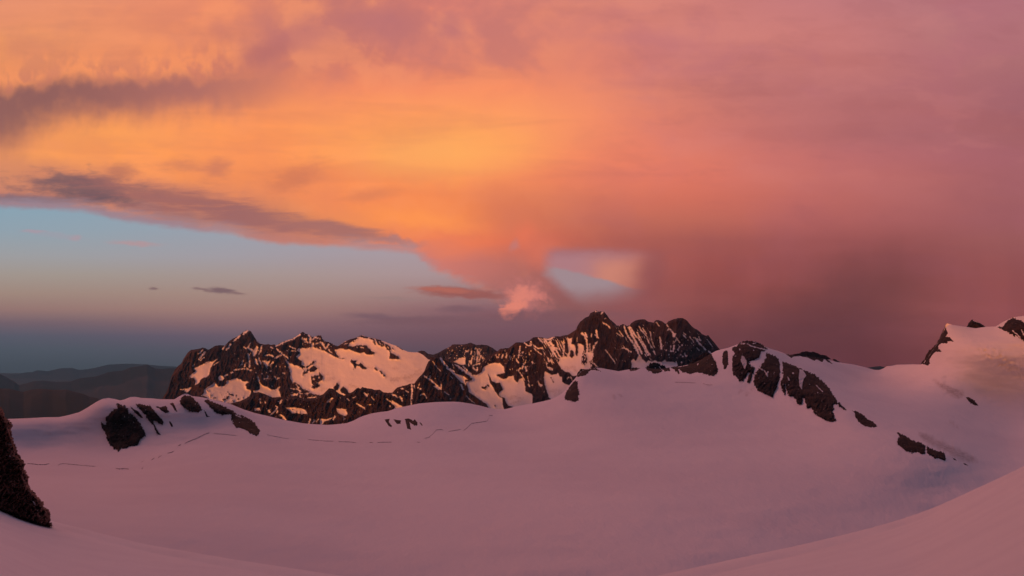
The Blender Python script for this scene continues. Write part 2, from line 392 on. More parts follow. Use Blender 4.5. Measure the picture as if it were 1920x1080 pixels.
# the band along the horizon is seen through tens of kilometres of air: it is that much brighter above it
air = M('POWER', 2.71828, M('MULTIPLY', M('MINIMUM', M('DIVIDE', 1350.0 * F, M('MAXIMUM', M('SUBTRACT', EYE, V), 1.0)), 125000.0), -1.4e-5))
air = M('MAXIMUM', air, 0.16)
lo = nd('ShaderNodeVectorMath', operation='SUBTRACT')
LK.new(sky, lo.inputs[0])
sc_ = nd('ShaderNodeVectorMath', operation='SCALE'); sc_.inputs[0].default_value = (0.033, 0.046, 0.062)
LK.new(M('SUBTRACT', 1.0, air), sc_.inputs['Scale'])
LK.new(sc_.outputs[0], lo.inputs[1])
mx_ = nd('ShaderNodeVectorMath', operation='MAXIMUM'); LK.new(lo.outputs[0], mx_.inputs[0]); mx_.inputs[1].default_value = (0.004, 0.004, 0.004)
gain = nd('ShaderNodeVectorMath', operation='SCALE'); LK.new(mx_.outputs[0], gain.inputs[0])
LK.new(M('DIVIDE', 1.0, air), gain.inputs['Scale'])
sky = gain.outputs[0]
front = M('MULTIPLY', mrange(dy, 0.30, 0.62), mrange(dz, 0.72, 0.42))
sky = mix(front, dome, sky)
sky = mix(1.0, sky, GLOW, 'ADD')
bg = nd('ShaderNodeBackground')
LK.new(sky, bg.inputs[0])
bg.inputs[1].default_value = 1.0
wo = nd('ShaderNodeOutputWorld')
LK.new(bg.outputs[0], wo.inputs[0])
world.cycles.sampling_method = 'MANUAL'
world.cycles.sample_map_resolution = 512

# ---------------------------------------------------------------- sun
sd = bpy.data.lights.new("sun", 'SUN')
sd.energy = 3.7
sd.color = (1.0, 0.27, 0.04)
sd.angle = math.radians(5.0)
sun = bpy.data.objects.new("sun", sd)
h = math.hypot(*SUN_TO)
to = np.array([SUN_TO[0] / h * math.cos(SUN_EL), SUN_TO[1] / h * math.cos(SUN_EL), math.sin(SUN_EL)])
from mathutils import Vector
sun.rotation_euler = Vector(to).to_track_quat('Z', 'Y').to_euler()
COL.objects.link(sun)

# ================================================================ helpers
rng = np.random.RandomState(7)

def place(px, py, D):
    """world points seen in the picture direction (px, py) at ground distance D (metres along +Y)"""
    a = (np.asarray(px, float) - 960.0) / F
    b = (540.0 - np.asarray(py, float)) / F
    ct, st = math.cos(PITCH), math.sin(PITCH)
    y = ct - b * st
    z = st + b * ct
    return np.stack([a / y * D, np.broadcast_to(D, a.shape) * 1.0, z / y * D], -1)

_G = {}
def vnoise(x, y, seed=0):
    if seed not in _G:
        r = np.random.RandomState(seed + 100)
        ang = r.rand(256, 256) * 2 * np.pi
        _G[seed] = (np.cos(ang), np.sin(ang))
    gx, gy = _G[seed]
    xi = np.floor(x).astype(int); yi = np.floor(y).astype(int)
    fx = x - xi; fy = y - yi
    u = fx * fx * fx * (fx * (fx * 6 - 15) + 10); v = fy * fy * fy * (fy * (fy * 6 - 15) + 10)
    def g(ix, iy, ox, oy):
        return gx[ix & 255, iy & 255] * ox + gy[ix & 255, iy & 255] * oy
    n00 = g(xi, yi, fx, fy); n10 = g(xi + 1, yi, fx - 1, fy)
    n01 = g(xi, yi + 1, fx, fy - 1); n11 = g(xi + 1, yi + 1, fx - 1, fy - 1)
    return (n00 * (1 - u) + n10 * u) * (1 - v) + (n01 * (1 - u) + n11 * u) * v

def fbm(x, y, oct=4, seed=0, gain=0.5, ridged=False):
    s = np.zeros(np.broadcast(x, y).shape); a = 1.0; tot = 0
    for o in range(oct):
        n = vnoise(x * 2 ** o + 13.7 * o, y * 2 ** o + 7.3 * o, seed + o) * 1.5
        if ridged: n = 1 - 2 * np.abs(n)
        s += a * n; tot += a; a *= gain
    return s / tot

def seg_dist(px, py, pts, closed):
    P = np.asarray(pts, float)
    Q = np.roll(P, -1, 0) if closed else P[1:]
    if not closed: P = P[:-1]
    d = np.full(px.shape, 1e9)
    for (ax, ay), (bx, by) in zip(P, Q):
        vx, vy = bx - ax, by - ay
        t = np.clip(((px - ax) * vx + (py - ay) * vy) / (vx * vx + vy * vy + 1e-9), 0, 1)
        d = np.minimum(d, np.hypot(px - ax - t * vx, py - ay - t * vy))
    return d

def inside(px, py, pts):
    P = np.asarray(pts, float); Q = np.roll(P, -1, 0)
    r = np.zeros(px.shape, bool)
    for (ax, ay), (bx, by) in zip(P, Q):
        if ay == by: continue
        c = ((ay > py) != (by > py)) & (px < (bx - ax) * (py - ay) / (by - ay) + ax)
        r ^= c
    return r

def sdf(px, py, pts):
    d = seg_dist(px, py, pts, True)
    return np.where(inside(px, py, pts), d, -d)

def field(px, py, ops, base=-4.0, jit=1.1, seed=3):
    """snow (+) / rock (-) field in pixels; ops: S/R polygon, s/r polyline with half width"""
    jx = fbm(px / 5.0, py / 5.0, 3, seed) * jit * 1.6
    jy = fbm(px / 5.0 + 50, py / 5.0, 3, seed + 9) * jit * 1.6
    X = px + jx; Y = py + jy
    f = np.full(px.shape, base)
    for op in ops:
        k, pts = op[0], op[1]
        w = op[2] if len(op) > 2 else 0
        P = np.asarray(pts, float)
        m = 6 + w
        sel = (px > P[:, 0].min() - m) & (px < P[:, 0].max() + m) & (py > P[:, 1].min() - m) & (py < P[:, 1].max() + m)
        if not sel.any(): continue
        x, y = X[sel], Y[sel]
        if k in 'SR':
            d = sdf(x, y, pts)
        elif len(pts) == 1:
            d = w - np.hypot(x - pts[0][0], y - pts[0][1])
        else:
            d = w * (0.85 + 1.1 * fbm(x / 3.5, y / 3.5, 2, seed + 17)) - seg_dist(x, y, pts, False)
        d = np.clip(d, -4, 4)
        f[sel] = np.maximum(f[sel], d) if k in 'Ss' else np.minimum(f[sel], -d)
    return f

def blur1(a, s, axis):
    r = int(3 * s) + 1
    k = np.exp(-0.5 * (np.arange(-r, r + 1) / s) ** 2); k /= k.sum()
    pad = [(0, 0)] * a.ndim; pad[axis] = (r, r)
    b = np.pad(a, pad, mode='edge')
    return np.apply_along_axis(lambda v: np.convolve(v, k, 'valid'), axis, b)

def mesh_obj(name, verts, quads, mat, attrs=None, smooth=True, parent=None):
    me = bpy.data.meshes.new(name)
    nv = len(verts); nf = len(quads)
    me.vertices.add(nv); me.vertices.foreach_set("co", np.asarray(verts, np.float32).ravel())
    q = np.asarray(quads, np.int32)
    me.loops.add(nf * 4); me.loops.foreach_set("vertex_index", q.ravel())
    me.polygons.add(nf)
    me.polygons.foreach_set("loop_start", np.arange(0, nf * 4, 4, dtype=np.int32))
    me.polygons.foreach_set("use_smooth", np.full(nf, smooth, bool))
    me.update(calc_edges=True)
    if attrs:
        for k, a in attrs.items():
            at = me.attributes.new(k, 'FLOAT', 'POINT')
            at.data.foreach_set("value", np.asarray(a, np.float32).ravel())
    me.materials.append(mat)
    o = bpy.data.objects.new(name, me)
    COL.objects.link(o)
    if parent: o.parent = parent
    return o

def grid_quads(nr, nc):
    i = np.arange(nr * nc).reshape(nr, nc)
    return np.stack([i[:-1, :-1], i[1:, :-1], i[1:, 1:], i[:-1, 1:]], -1).reshape(-1, 4)

def tag(o, label=None, cat=None, group=None, kind=None):
    if label: o["label"] = label
    if cat: o["category"] = cat
    if group: o["group"] = group
    if kind: o["kind"] = kind
    return o

# ================================================================ materials
def new_mat(name):
    m = bpy.data.materials.new(name); m.use_nodes = True
    t = m.node_tree
    p = t.nodes['Principled BSDF']
    p.inputs['Roughness'].default_value = 0.85
    if 'Specular IOR Level' in p.inputs: p.inputs['Specular IOR Level'].default_value = 0.15
    return m, t, p

def tnoise(t, size, detail=5.0, rough=0.55, sc=(1, 1, 1)):
    tc = t.nodes.new('ShaderNodeTexCoord')
    mp = t.nodes.new('ShaderNodeMapping')
    mp.inputs['Scale'].default_value = tuple(s / size for s in sc)
    t.links.new(tc.outputs['Object'], mp.inputs[0])
    n = t.nodes.new('ShaderNodeTexNoise')
    n.inputs['Scale'].default_value = 1.0
    n.inputs['Detail'].default_value = detail
    n.inputs['Roughness'].default_value = rough
    t.links.new(mp.outputs[0], n.inputs['Vector'])
    return n.outputs[0]

def tramp(t, v, a, b, c0=0.0, c1=1.0):
    n = t.nodes.new('ShaderNodeMapRange'); n.interpolation_type = 'SMOOTHSTEP'
    t.links.new(v, n.inputs[0])
    n.inputs[1].default_value = a; n.inputs[2].default_value = b
    n.inputs[3].default_value = c0; n.inputs[4].default_value = c1
    return n.outputs[0]

def tmix(t, f, a, b):
    n = t.nodes.new('ShaderNodeMix'); n.data_type = 'RGBA'
    for i, v in ((0, f), (6, a), (7, b)):
        if isinstance(v, bpy.types.NodeSocket): t.links.new(v, n.inputs[i])
        else: n.inputs[i].default_value = v
    return n.outputs[2]

def tbump(t, p, h, dist, strength=0.6):
    b = t.nodes.new('ShaderNodeBump'); b.inputs['Distance'].default_value = dist
    b.inputs['Strength'].default_value = strength
    t.links.new(h, b.inputs['Height']); t.links.new(b.outputs[0], p.inputs['Normal'])

def tattr(t, name):
    a = t.nodes.new('ShaderNodeAttribute'); a.attribute_name = name
    return a.outputs['Fac']

SNOW = (0.80, 0.80, 0.84, 1)
ICE = (0.40, 0.36, 0.36, 1)

def snow_mat():
    m, t, p = new_mat("glacier_snow")
    big = tnoise(t, 420.0, 5, 0.5)
    c = tmix(t, tramp(t, big, 0.35, 0.7), SNOW, (0.74, 0.74, 0.79, 1))
    fine = tnoise(t, 14.0, 5, 0.65, (1, 1, 2.5))
    ice = tattr(t, 'ice')
    mul = t.nodes.new('ShaderNodeMath'); mul.operation = 'MULTIPLY'
    t.links.new(ice, mul.inputs[0]); t.links.new(tramp(t, fine, 0.3, 0.62, 0.35, 1.0), mul.inputs[1])
    c = tmix(t, mul.outputs[0], c, ICE)
    t.links.new(c, p.inputs['Base Color'])
    mid = tnoise(t, 46.0, 8, 0.62, (1, 0.45, 1))
    tbump(t, p, mid, 7.0, 0.55)
    return m

def near_snow_mat():
    m, t, p = new_mat("near_snow")
    c = tmix(t, tramp(t, tnoise(t, 25.0, 6), 0.3, 0.75), (0.87, 0.88, 0.91, 1), (0.82, 0.83, 0.87, 1))
    t.links.new(c, p.inputs['Base Color'])
    tbump(t, p, tnoise(t, 5.0, 8, 0.62, (1, 0.4, 1)), 0.7, 0.6)
    return m

def rock_mat(name, dark, light, size, bump):
    m, t, p = new_mat(name)
    a = tnoise(t, size, 6, 0.6, (1, 1, 1.6)); b = tnoise(t, size * 0.22, 5, 0.65, (1, 1, 2.5))
    c = tmix(t, tramp(t, a, 0.38, 0.66), dark, light)
    c = tmix(t, tramp(t, b, 0.52, 0.75, 0, 0.7), c, tuple(v * 0.45 for v in dark[:3]) + (1,))
    s = tattr(t, 'snow')
    c = tmix(t, tramp(t, s, 0.47, 0.53), c, SNOW)
    t.links.new(c, p.inputs['Base Color'])
    tbump(t, p, b, bump, 0.9)
    return m

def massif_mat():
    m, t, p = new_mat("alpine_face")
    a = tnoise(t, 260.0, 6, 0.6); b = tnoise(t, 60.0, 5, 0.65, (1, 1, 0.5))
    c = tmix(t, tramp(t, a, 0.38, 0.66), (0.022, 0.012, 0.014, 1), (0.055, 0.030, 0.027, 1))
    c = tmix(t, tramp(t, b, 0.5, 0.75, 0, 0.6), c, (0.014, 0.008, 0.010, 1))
    s = tattr(t, 'snow')
    fine = tnoise(t, 26.0, 4, 0.6)
    ad = t.nodes.new('ShaderNodeMath'); ad.operation = 'MULTIPLY_ADD'
    t.links.new(fine, ad.inputs[0]); ad.inputs[1].default_value = 0.28
    t.links.new(s, ad.inputs[2])
    sn = tmix(t, tattr(t, 'ice'), SNOW, ICE)
    c = tmix(t, tramp(t, ad.outputs[0], 0.53, 0.78), c, sn)
    t.links.new(c, p.inputs['Base Color'])
    tbump(t, p, b, 9.0, 0.5)
    return m

def hill_mat(name, a, b):
    m, t, p = new_mat(name)
    c = tmix(t, tramp(t, tnoise(t, 1800.0, 6, 0.6), 0.4, 0.65), a, b)
    t.links.new(c, p.inputs['Base Color'])
    return m

MAT_SNOW = snow_mat()
MAT_NEAR = near_snow_mat()
MAT_MASSIF = massif_mat()
MAT_ROCK = rock_mat("dark_gneiss", (0.014, 0.007, 0.006, 1), (0.060, 0.032, 0.024, 1), 42.0, 14.0)
MAT_ROCK_NEAR = rock_mat("near_gneiss", (0.09, 0.046, 0.038, 1), (0.30, 0.17, 0.14, 1), 11.0, 0.5)
MAT_HILL = hill_mat("forest_hills", (0.012, 0.014, 0.014, 1), (0.028, 0.026, 0.024, 1))

# ================================================================ glacier basin
CREST = [(-900,800),(-400,792),(-100,789),(10,786),(53,784.5),(85,782.7),(110,782.4),(127,779),(149,773),(163,765),(184,751.7),(193,747.6),(203.6,746),(214,748),(225,751),(234,749),(244,744.3),(253,743.7),(265,746.4),(283,747),(301,748.7),(327,749),(335,743.7),(347,737.5),(354,739.3),(360,743),(375,744.3),(388,747),(409,752),(430,756.8),(456,767.7),(477,774.5),(501,780),(532,787.5),(568,794),(594,796),(615,797),(636,795.3),(651,793.5),(665,788),(674,782.5),(696,775.5),(713,772.8),(728,771),(744,765.5),(765,761),(786,756.7),(817,754),(840,753.3),(860,753.5),(883,757),(904,761.8),(920,766),(933,768),(948,767.3),(966,762.5),(982,759),(1000,756.4),(1022,751.7),(1038,747.5),(1050,741),(1060,732),(1068,721.5),(1077,711),(1085,701),(1090,693),(1100,692),(1116,689.5),(1127,690),(1137,692),(1160,696),(1180,692.5),(1201,690.4),(1215,691),(1240,691),(1257,690.5),(1300,682),(1325,668),(1342,658),(1352,655),(1366,652),(1376,648),(1390,643),(1398,641),(1410,642),(1424,645.5),(1434,650),(1443,653.5),(1459,658),(1473,663.3),(1489,667),(1513,667.5),(1540,671),(1562,677),(1580,680.5),(1600,683.3),(1620,688),(1640,693.6),(1649,693.8),(1656,691),(1662,686.8),(1672,685.8),(1681,683.8),(1698,683.4),(1713,683),(1728,683.6),(1736,676),(1748,657),(1760,640),(1767,627),(1772,612),(1774.6,606),(1786,609),(1811,612.7),(1829,615.6),(1848,612.7),(1867,612),(1881,603.4),(1899,595),(1920,592),(1990,575),(2100,560),(2400,560),(2900,600)]
CX = np.array([p[0] for p in CREST], float); CY = np.array([p[1] for p in CREST], float)
def crest(px): return np.interp(px, CX, CY)
_xs = np.arange(-1000, 3000, 2.0)
_cs = blur1(np.interp(_xs, CX, CY), 3.0, 0)
def crest_s(px): return np.interp(px, _xs, _cs)

DEPTH = [  # picture position and distance in metres
 (-900,790,3300),(-400,785,3300),(0,788,3350),(110,784,3450),(205,748,3450),(280,748,3500),(347,740,3500),(430,758,3600),(500,780,3850),(600,797,4200),(690,778,4150),(780,758,4200),(860,754,4300),(930,768,4550),(1000,757,4400),(1060,735,4300),(1090,696,4350),(1150,694,4500),(1250,692,4600),(1330,668,4450),(1400,642,4300),(1450,660,4350),(1520,672,4700),(1600,685,5000),(1650,694,5200),(1715,684,4750),(1775,608,4450),(1830,616,4400),(1920,594,4200),(2300,565,3900),(2900,600,3700),
 (-400,870,3050),(50,869,3110),(225,850,3240),(240,880,3020),(330,838,3260),(400,812,3420),(490,812,3450),(600,826,3500),(734,829,3480),(830,806,3750),(915,790,4050),(1000,790,4100),(1060,760,4050),(1150,740,4050),(1250,716,4300),(1330,720,4150),
 (1400,735,3980),(1450,752,3820),(1500,772,3600),(1560,796,3350),(1620,806,3150),(1690,853,2850),(1773,872,2780),(1880,900,2800),
 (1440,664,4200),(1500,700,3950),(1560,738,3650),(1600,768,3440),(1640,795,3260),(1700,822,3030),(1775,850,2900),
 (1600,720,4350),(1680,740,4180),(1750,700,4320),(1800,650,4210),(1870,660,4100),(1920,720,4150),(1850,740,4200),(1800,760,3950),(1880,820,3600),(1760,800,3430),(1920,860,3200),
]
PLANE = [(x, y) for y in (900, 960, 1040, 1140, 1300) for x in (-400, 0, 300, 600, 900, 1200, 1500, 1750, 2000, 2400)]
cp = [(x, y, 1000.0 / d) for x, y, d in DEPTH]
for x, y in PLANE:
    zz = 300.0 + max(0.0, (x - 1250) / 700.0) * (8.0 + 90.0 * min(1.0, max(0.0, (y - 900) / 100.0))) - 95.0 * max(0.0, (650 - x) / 650.0) * min(1.0, max(0.0, (y - 880) / 110.0))
    cp.append((x, y, 1000.0 * (y - EYE) / (F * zz)))
cp = np.array(cp)
_sc = np.array([1.0, 2.2]) / 300.0            # picture rows count for more than columns
_P = cp[:, :2] * _sc
def _tps(r2): return 0.5 * r2 * np.log(r2 + 1e-9)
_n = len(cp)
_A = np.zeros((_n + 3, _n + 3))
_A[:_n, :_n] = _tps(((_P[:, None] - _P[None]) ** 2).sum(-1)) + np.eye(_n) * 0.03
_A[:_n, _n] = 1; _A[:_n, _n + 1:] = _P; _A[_n, :_n] = 1; _A[_n + 1:, :_n] = _P.T
_W = np.linalg.solve(_A, np.concatenate([cp[:, 2], np.zeros(3)]))

def snow_depth(px, py):
    px = np.asarray(px, float); py = np.asarray(py, float)
    c = crest_s(px)
    yy = np.clip(np.maximum(py, c), None, 1250)
    X = np.stack([px * _sc[0], yy * _sc[1]], -1)
    q = _W[_n] + X @ _W[_n + 1:]
    for i in range(_n):
        q = q + _W[i] * _tps((X[..., 0] - _P[i, 0]) ** 2 + (X[..., 1] - _P[i, 1]) ** 2)
    D = 1000.0 / np.maximum(q, 0.15)
    below = py > 1250
    D = np.where(below, D * (1250 - EYE) / np.maximum(py - EYE, 1), D)
    t = np.maximum(py - c, 0)
    D = D + 170.0 * np.maximum(0, 1 - np.sqrt(t / 34.0)) ** 2
    # gentle wind-shaped swells
    D = D + (24.0 * fbm(px / 170.0, py / 34.0, 3, 40) + 4.0 * fbm(px / 26.0, py / 6.0, 4, 43)) * np.clip(t / 25, 0, 1)
    # broken ice above the right-hand rocks
    rough = np.exp(-(((px - 1885) / 60) ** 2 + ((py - 680 - (px - 1885) * 0.55) / 16) ** 2))
    D = D + 26.0 * rough * fbm(px / 7.0, py / 5.0, 4, 60)
    rough = np.exp(-(((px - 1790) / 60) ** 2 + ((py - 838 - (px - 1790) * 0.5) / 9) ** 2))
    D = D + 12.0 * rough * fbm(px / 5.0, py / 3.0, 3, 61)
    return D

def front_sheet(name, px, tt, crestf, depthf, mat, back, attrs=None, far_drop=0.55):
    """sheet from its skyline down the near side, with the far side behind the skyline"""
    PX = np.broadcast_to(px, (len(tt), len(px)))
    c = crestf(px)
    PY = c[None] + tt[:, None]
    D = depthf(PX, PY)
    V3 = place(PX, PY, D)
    top = V3[0]
    rows = []
    for s in back[::-1]:
        r = top.copy()
        k = (D[0] + s) / D[0]
        r[:, 0] *= k
        r[:, 1] = D[0] + s
        r[:, 2] = top[:, 2] + top[:, 2] / D[0] * s * 0 - s * s / (2 * 260.0) * (s < 130) - (32.5 + (s - 130) * far_drop) * (s >= 130)
        rows.append(r)
    V = np.concatenate([np.stack(rows), V3], 0)
    at = {}
    for k, fn in (attrs or {}).items():
        a = fn(PX, PY)
        at[k] = np.concatenate([np.repeat(a[:1], len(rows), 0), a], 0)
    nr, nc = V.shape[:2]
    return mesh_obj(name, V.reshape(-1, 3), grid_quads(nr, nc), mat, at), V

ICE_OPS = [
 ('S', [(1750,712),(1765,719),(1785,727),(1803,733),(1808,742),(1795,747),(1780,739),(1764,727)]),
 ('S', [(1722,811),(1737,814),(1752,824),(1775,832),(1800,845),(1828,858),(1832,866),(1815,865),(1790,857),(1765,842),(1742,832),(1728,822)]),
 ('s', [(1783,792),(1794,799)], 1.0), ('s', [(1722,655),(1732,651)], 0.5),
 ('s', [(1150,742),(1152,746)], 1.0), ('s', [(1162,741),(1165,743)], 0.7),
 ('s', [(1386,737),(1390,733)], 0.9), ('s', [(1399,741),(1402,736)], 1.0), ('s', [(1408,730),(1412,728)], 0.7),
]
def ice_attr(px, py):
    f = field(px, py, ICE_OPS, -4, 2.2, 71)
    return np.clip((f + 2.0) / 4.0, 0, 1) * 0.75

tt = np.concatenate([[0, .15, .4, .8, 1.4, 2.2, 3.2], np.arange(4.5, 160, 2.2), np.arange(160, 520, 6), np.arange(540, 1500, 60)])
px_s = np.concatenate([np.arange(-900, -60, 30), np.arange(-60, 1990, 2.6), np.arange(1990, 2900, 30)])
glacier, _ = front_sheet("snow_field", px_s, tt, crest, snow_depth, MAT_SNOW, [15, 40, 80, 130, 220, 400, 800, 1400], {'ice': ice_attr})
tag(glacier, "broad pink-lit glacier basin rising to a curved snow crest", kind="structure")

# ---- the snow slope the picture is taken from: a shoulder at the right, a bank at the left
NC = [(-9000,900),(-3000,820),(-1500,770),(-700,760),(-300,850),(-60,925),(0,950),(40,968),(99,988),(150,1001),(214,1019),(270,1034),(330,1045),(428,1064),(520,1080),(650,1102),(850,1122),(1050,1120),(1200,1110),(1320,1082),(1420,1058),(1500,1040),(1600,1014),(1650,1000),(1697,985),(1750,965),(1800,941),(1850,917),(1920,882),(2000,835),(2200,720),(2500,650),(3200,640),(5000,700),(9500,900)]
NX = np.array([p[0] for p in NC], float); NY = np.array([p[1] for p in NC], float)
_nx = np.arange(-9000, 9500, 2.0)
_ns = blur1(np.interp(_nx, NX, NY), 9.0, 0)
def ncrest(px): return np.interp(px, _nx, _ns)
def ndepth(px, py):
    c = ncrest(px); t = np.maximum(py - c, 0)
    Dc = np.interp(px, [-700, 0, 100, 520, 900, 1300, 1700, 1950, 2500], [560, 560, 560, 440, 380, 380, 420, 380, 300])
    w = np.interp(px, [-700, 0, 300, 900, 1400, 2500], [150, 150, 190, 170, 120, 110])
    low = 13.0 * F / np.maximum(py - EYE, 60.0)          # the slope passes 13 m below the viewpoint
    D = ((Dc * np.exp(-t / w)) ** 3 + low ** 3) ** (1 / 3.0)
    D = D + Dc * 0.05 * np.maximum(0, 1 - np.sqrt(t / 26.0)) ** 2
    return D * (1 + 0.018 * fbm(px / 150.0, py / 60.0, 4, 80))
tn = np.concatenate([[0, .3, .8, 1.6, 3, 5], np.arange(8, 220, 4), np.arange(220, 900, 25), np.geomspace(920, 30000, 30)])
pn = np.concatenate([np.arange(-9000, -700, 100.0), np.arange(-700, 2500, 5.0), np.arange(2500, 9500, 100.0)])
near, nearV = front_sheet("snow_slope", pn, tn, ncrest, ndepth, MAT_NEAR, [4, 12, 30, 80, 160, 300], {'ice': lambda a, b: a * 0}, 0.5)
tag(near, "smooth near snow slope falling away towards the basin", kind="structure")

# ================================================================ rocks on the snow
def rock_mesh(name, poly, mat, thick=9.0, step=1.0, jit=1.0, seed=0, Dfun=snow_depth, ops=None, mpp=1.75, backthick=None, rough=1.0, fleck=0.0, fing=0.0):
    P = np.asarray(poly, float)
    x0, y0 = P.min(0) - 4; x1, y1 = P.max(0) + 4
    xs = np.arange(x0, x1, step); ys = np.arange(y0, y1, step)
    PX, PY = np.meshgrid(xs, ys)
    jx = fbm(PX / 4.0, PY / 4.0, 3, seed + 1) * jit * 1.5
    jy = fbm(PX / 4.0 + 40, PY / 4.0, 3, seed + 2) * jit * 1.5
    s = sdf(PX + jx, PY + jy, poly) + 0.9 * jit * fbm(PX / 1.9, PY / 2.3, 2, seed + 4) + fing * fbm((PX + 0.3 * PY) / 3.0, PY / 11.0, 3, seed + 8)
    base = Dfun(PX, PY)
    sp = np.maximum(s, 0)
    n = fbm((PX + 0.4 * PY) / 9.0, PY / 11.0, 5, seed + 3, 0.66, True)
    hgt = thick * (1 - np.exp(-sp / 3.0)) * (1.0 + 0.8 * n * rough) + np.minimum(sp, 5) * 0.5 * mpp * n * rough
    D = base - np.maximum(hgt, 0.5) * (s > 0) + 3.0 * (s <= 0)
    ok = s > -0.55 * step
    cell = ok[:-1, :-1] & ok[1:, :-1] & ok[1:, 1:] & ok[:-1, 1:]
    Vf = place(PX, PY, D)
    bt = backthick if backthick else thick
    Vb = place(PX, PY, base + 3.5 + bt * (1 - np.exp(-sp / 4.0)))
    nr, nc = PX.shape
    q = grid_quads(nr, nc)[cell.ravel()]
    N = nr * nc
    if len(q) == 0: return None
    e = np.concatenate([q[:, [0, 1]], q[:, [1, 2]], q[:, [2, 3]], q[:, [3, 0]]])
    key = np.minimum(e[:, 0], e[:, 1]).astype(np.int64) * N + np.maximum(e[:, 0], e[:, 1])
    u, idx, cnt = np.unique(key, return_index=True, return_counts=True)
    be = e[idx[cnt == 1]]
    rim = np.stack([be[:, 1], be[:, 0], be[:, 0] + N, be[:, 1] + N], -1)
    quads = np.concatenate([q, q[:, ::-1] + N, rim])
    V = np.concatenate([Vf.reshape(-1, 3), Vb.reshape(-1, 3)])
    used = np.unique(quads)
    remap = np.full(2 * N, -1); remap[used] = np.arange(len(used))
    sn = np.full(PX.shape, -4.0)
    if ops: sn = field(PX, PY, ops, -4.0, 0.8, seed + 5)
    if fleck: sn = np.maximum(sn, np.clip((fbm((PX + PY * 0.5) / 5.5, PY / 3.2, 3, seed + 6) - fleck) * 9.0, -4, 2))
    at = np.tile(np.clip(0.5 + sn.ravel() / 8.0, 0, 1), 2)
    return mesh_obj(name, V[used], remap[quads], mat, {'snow': at[used]})

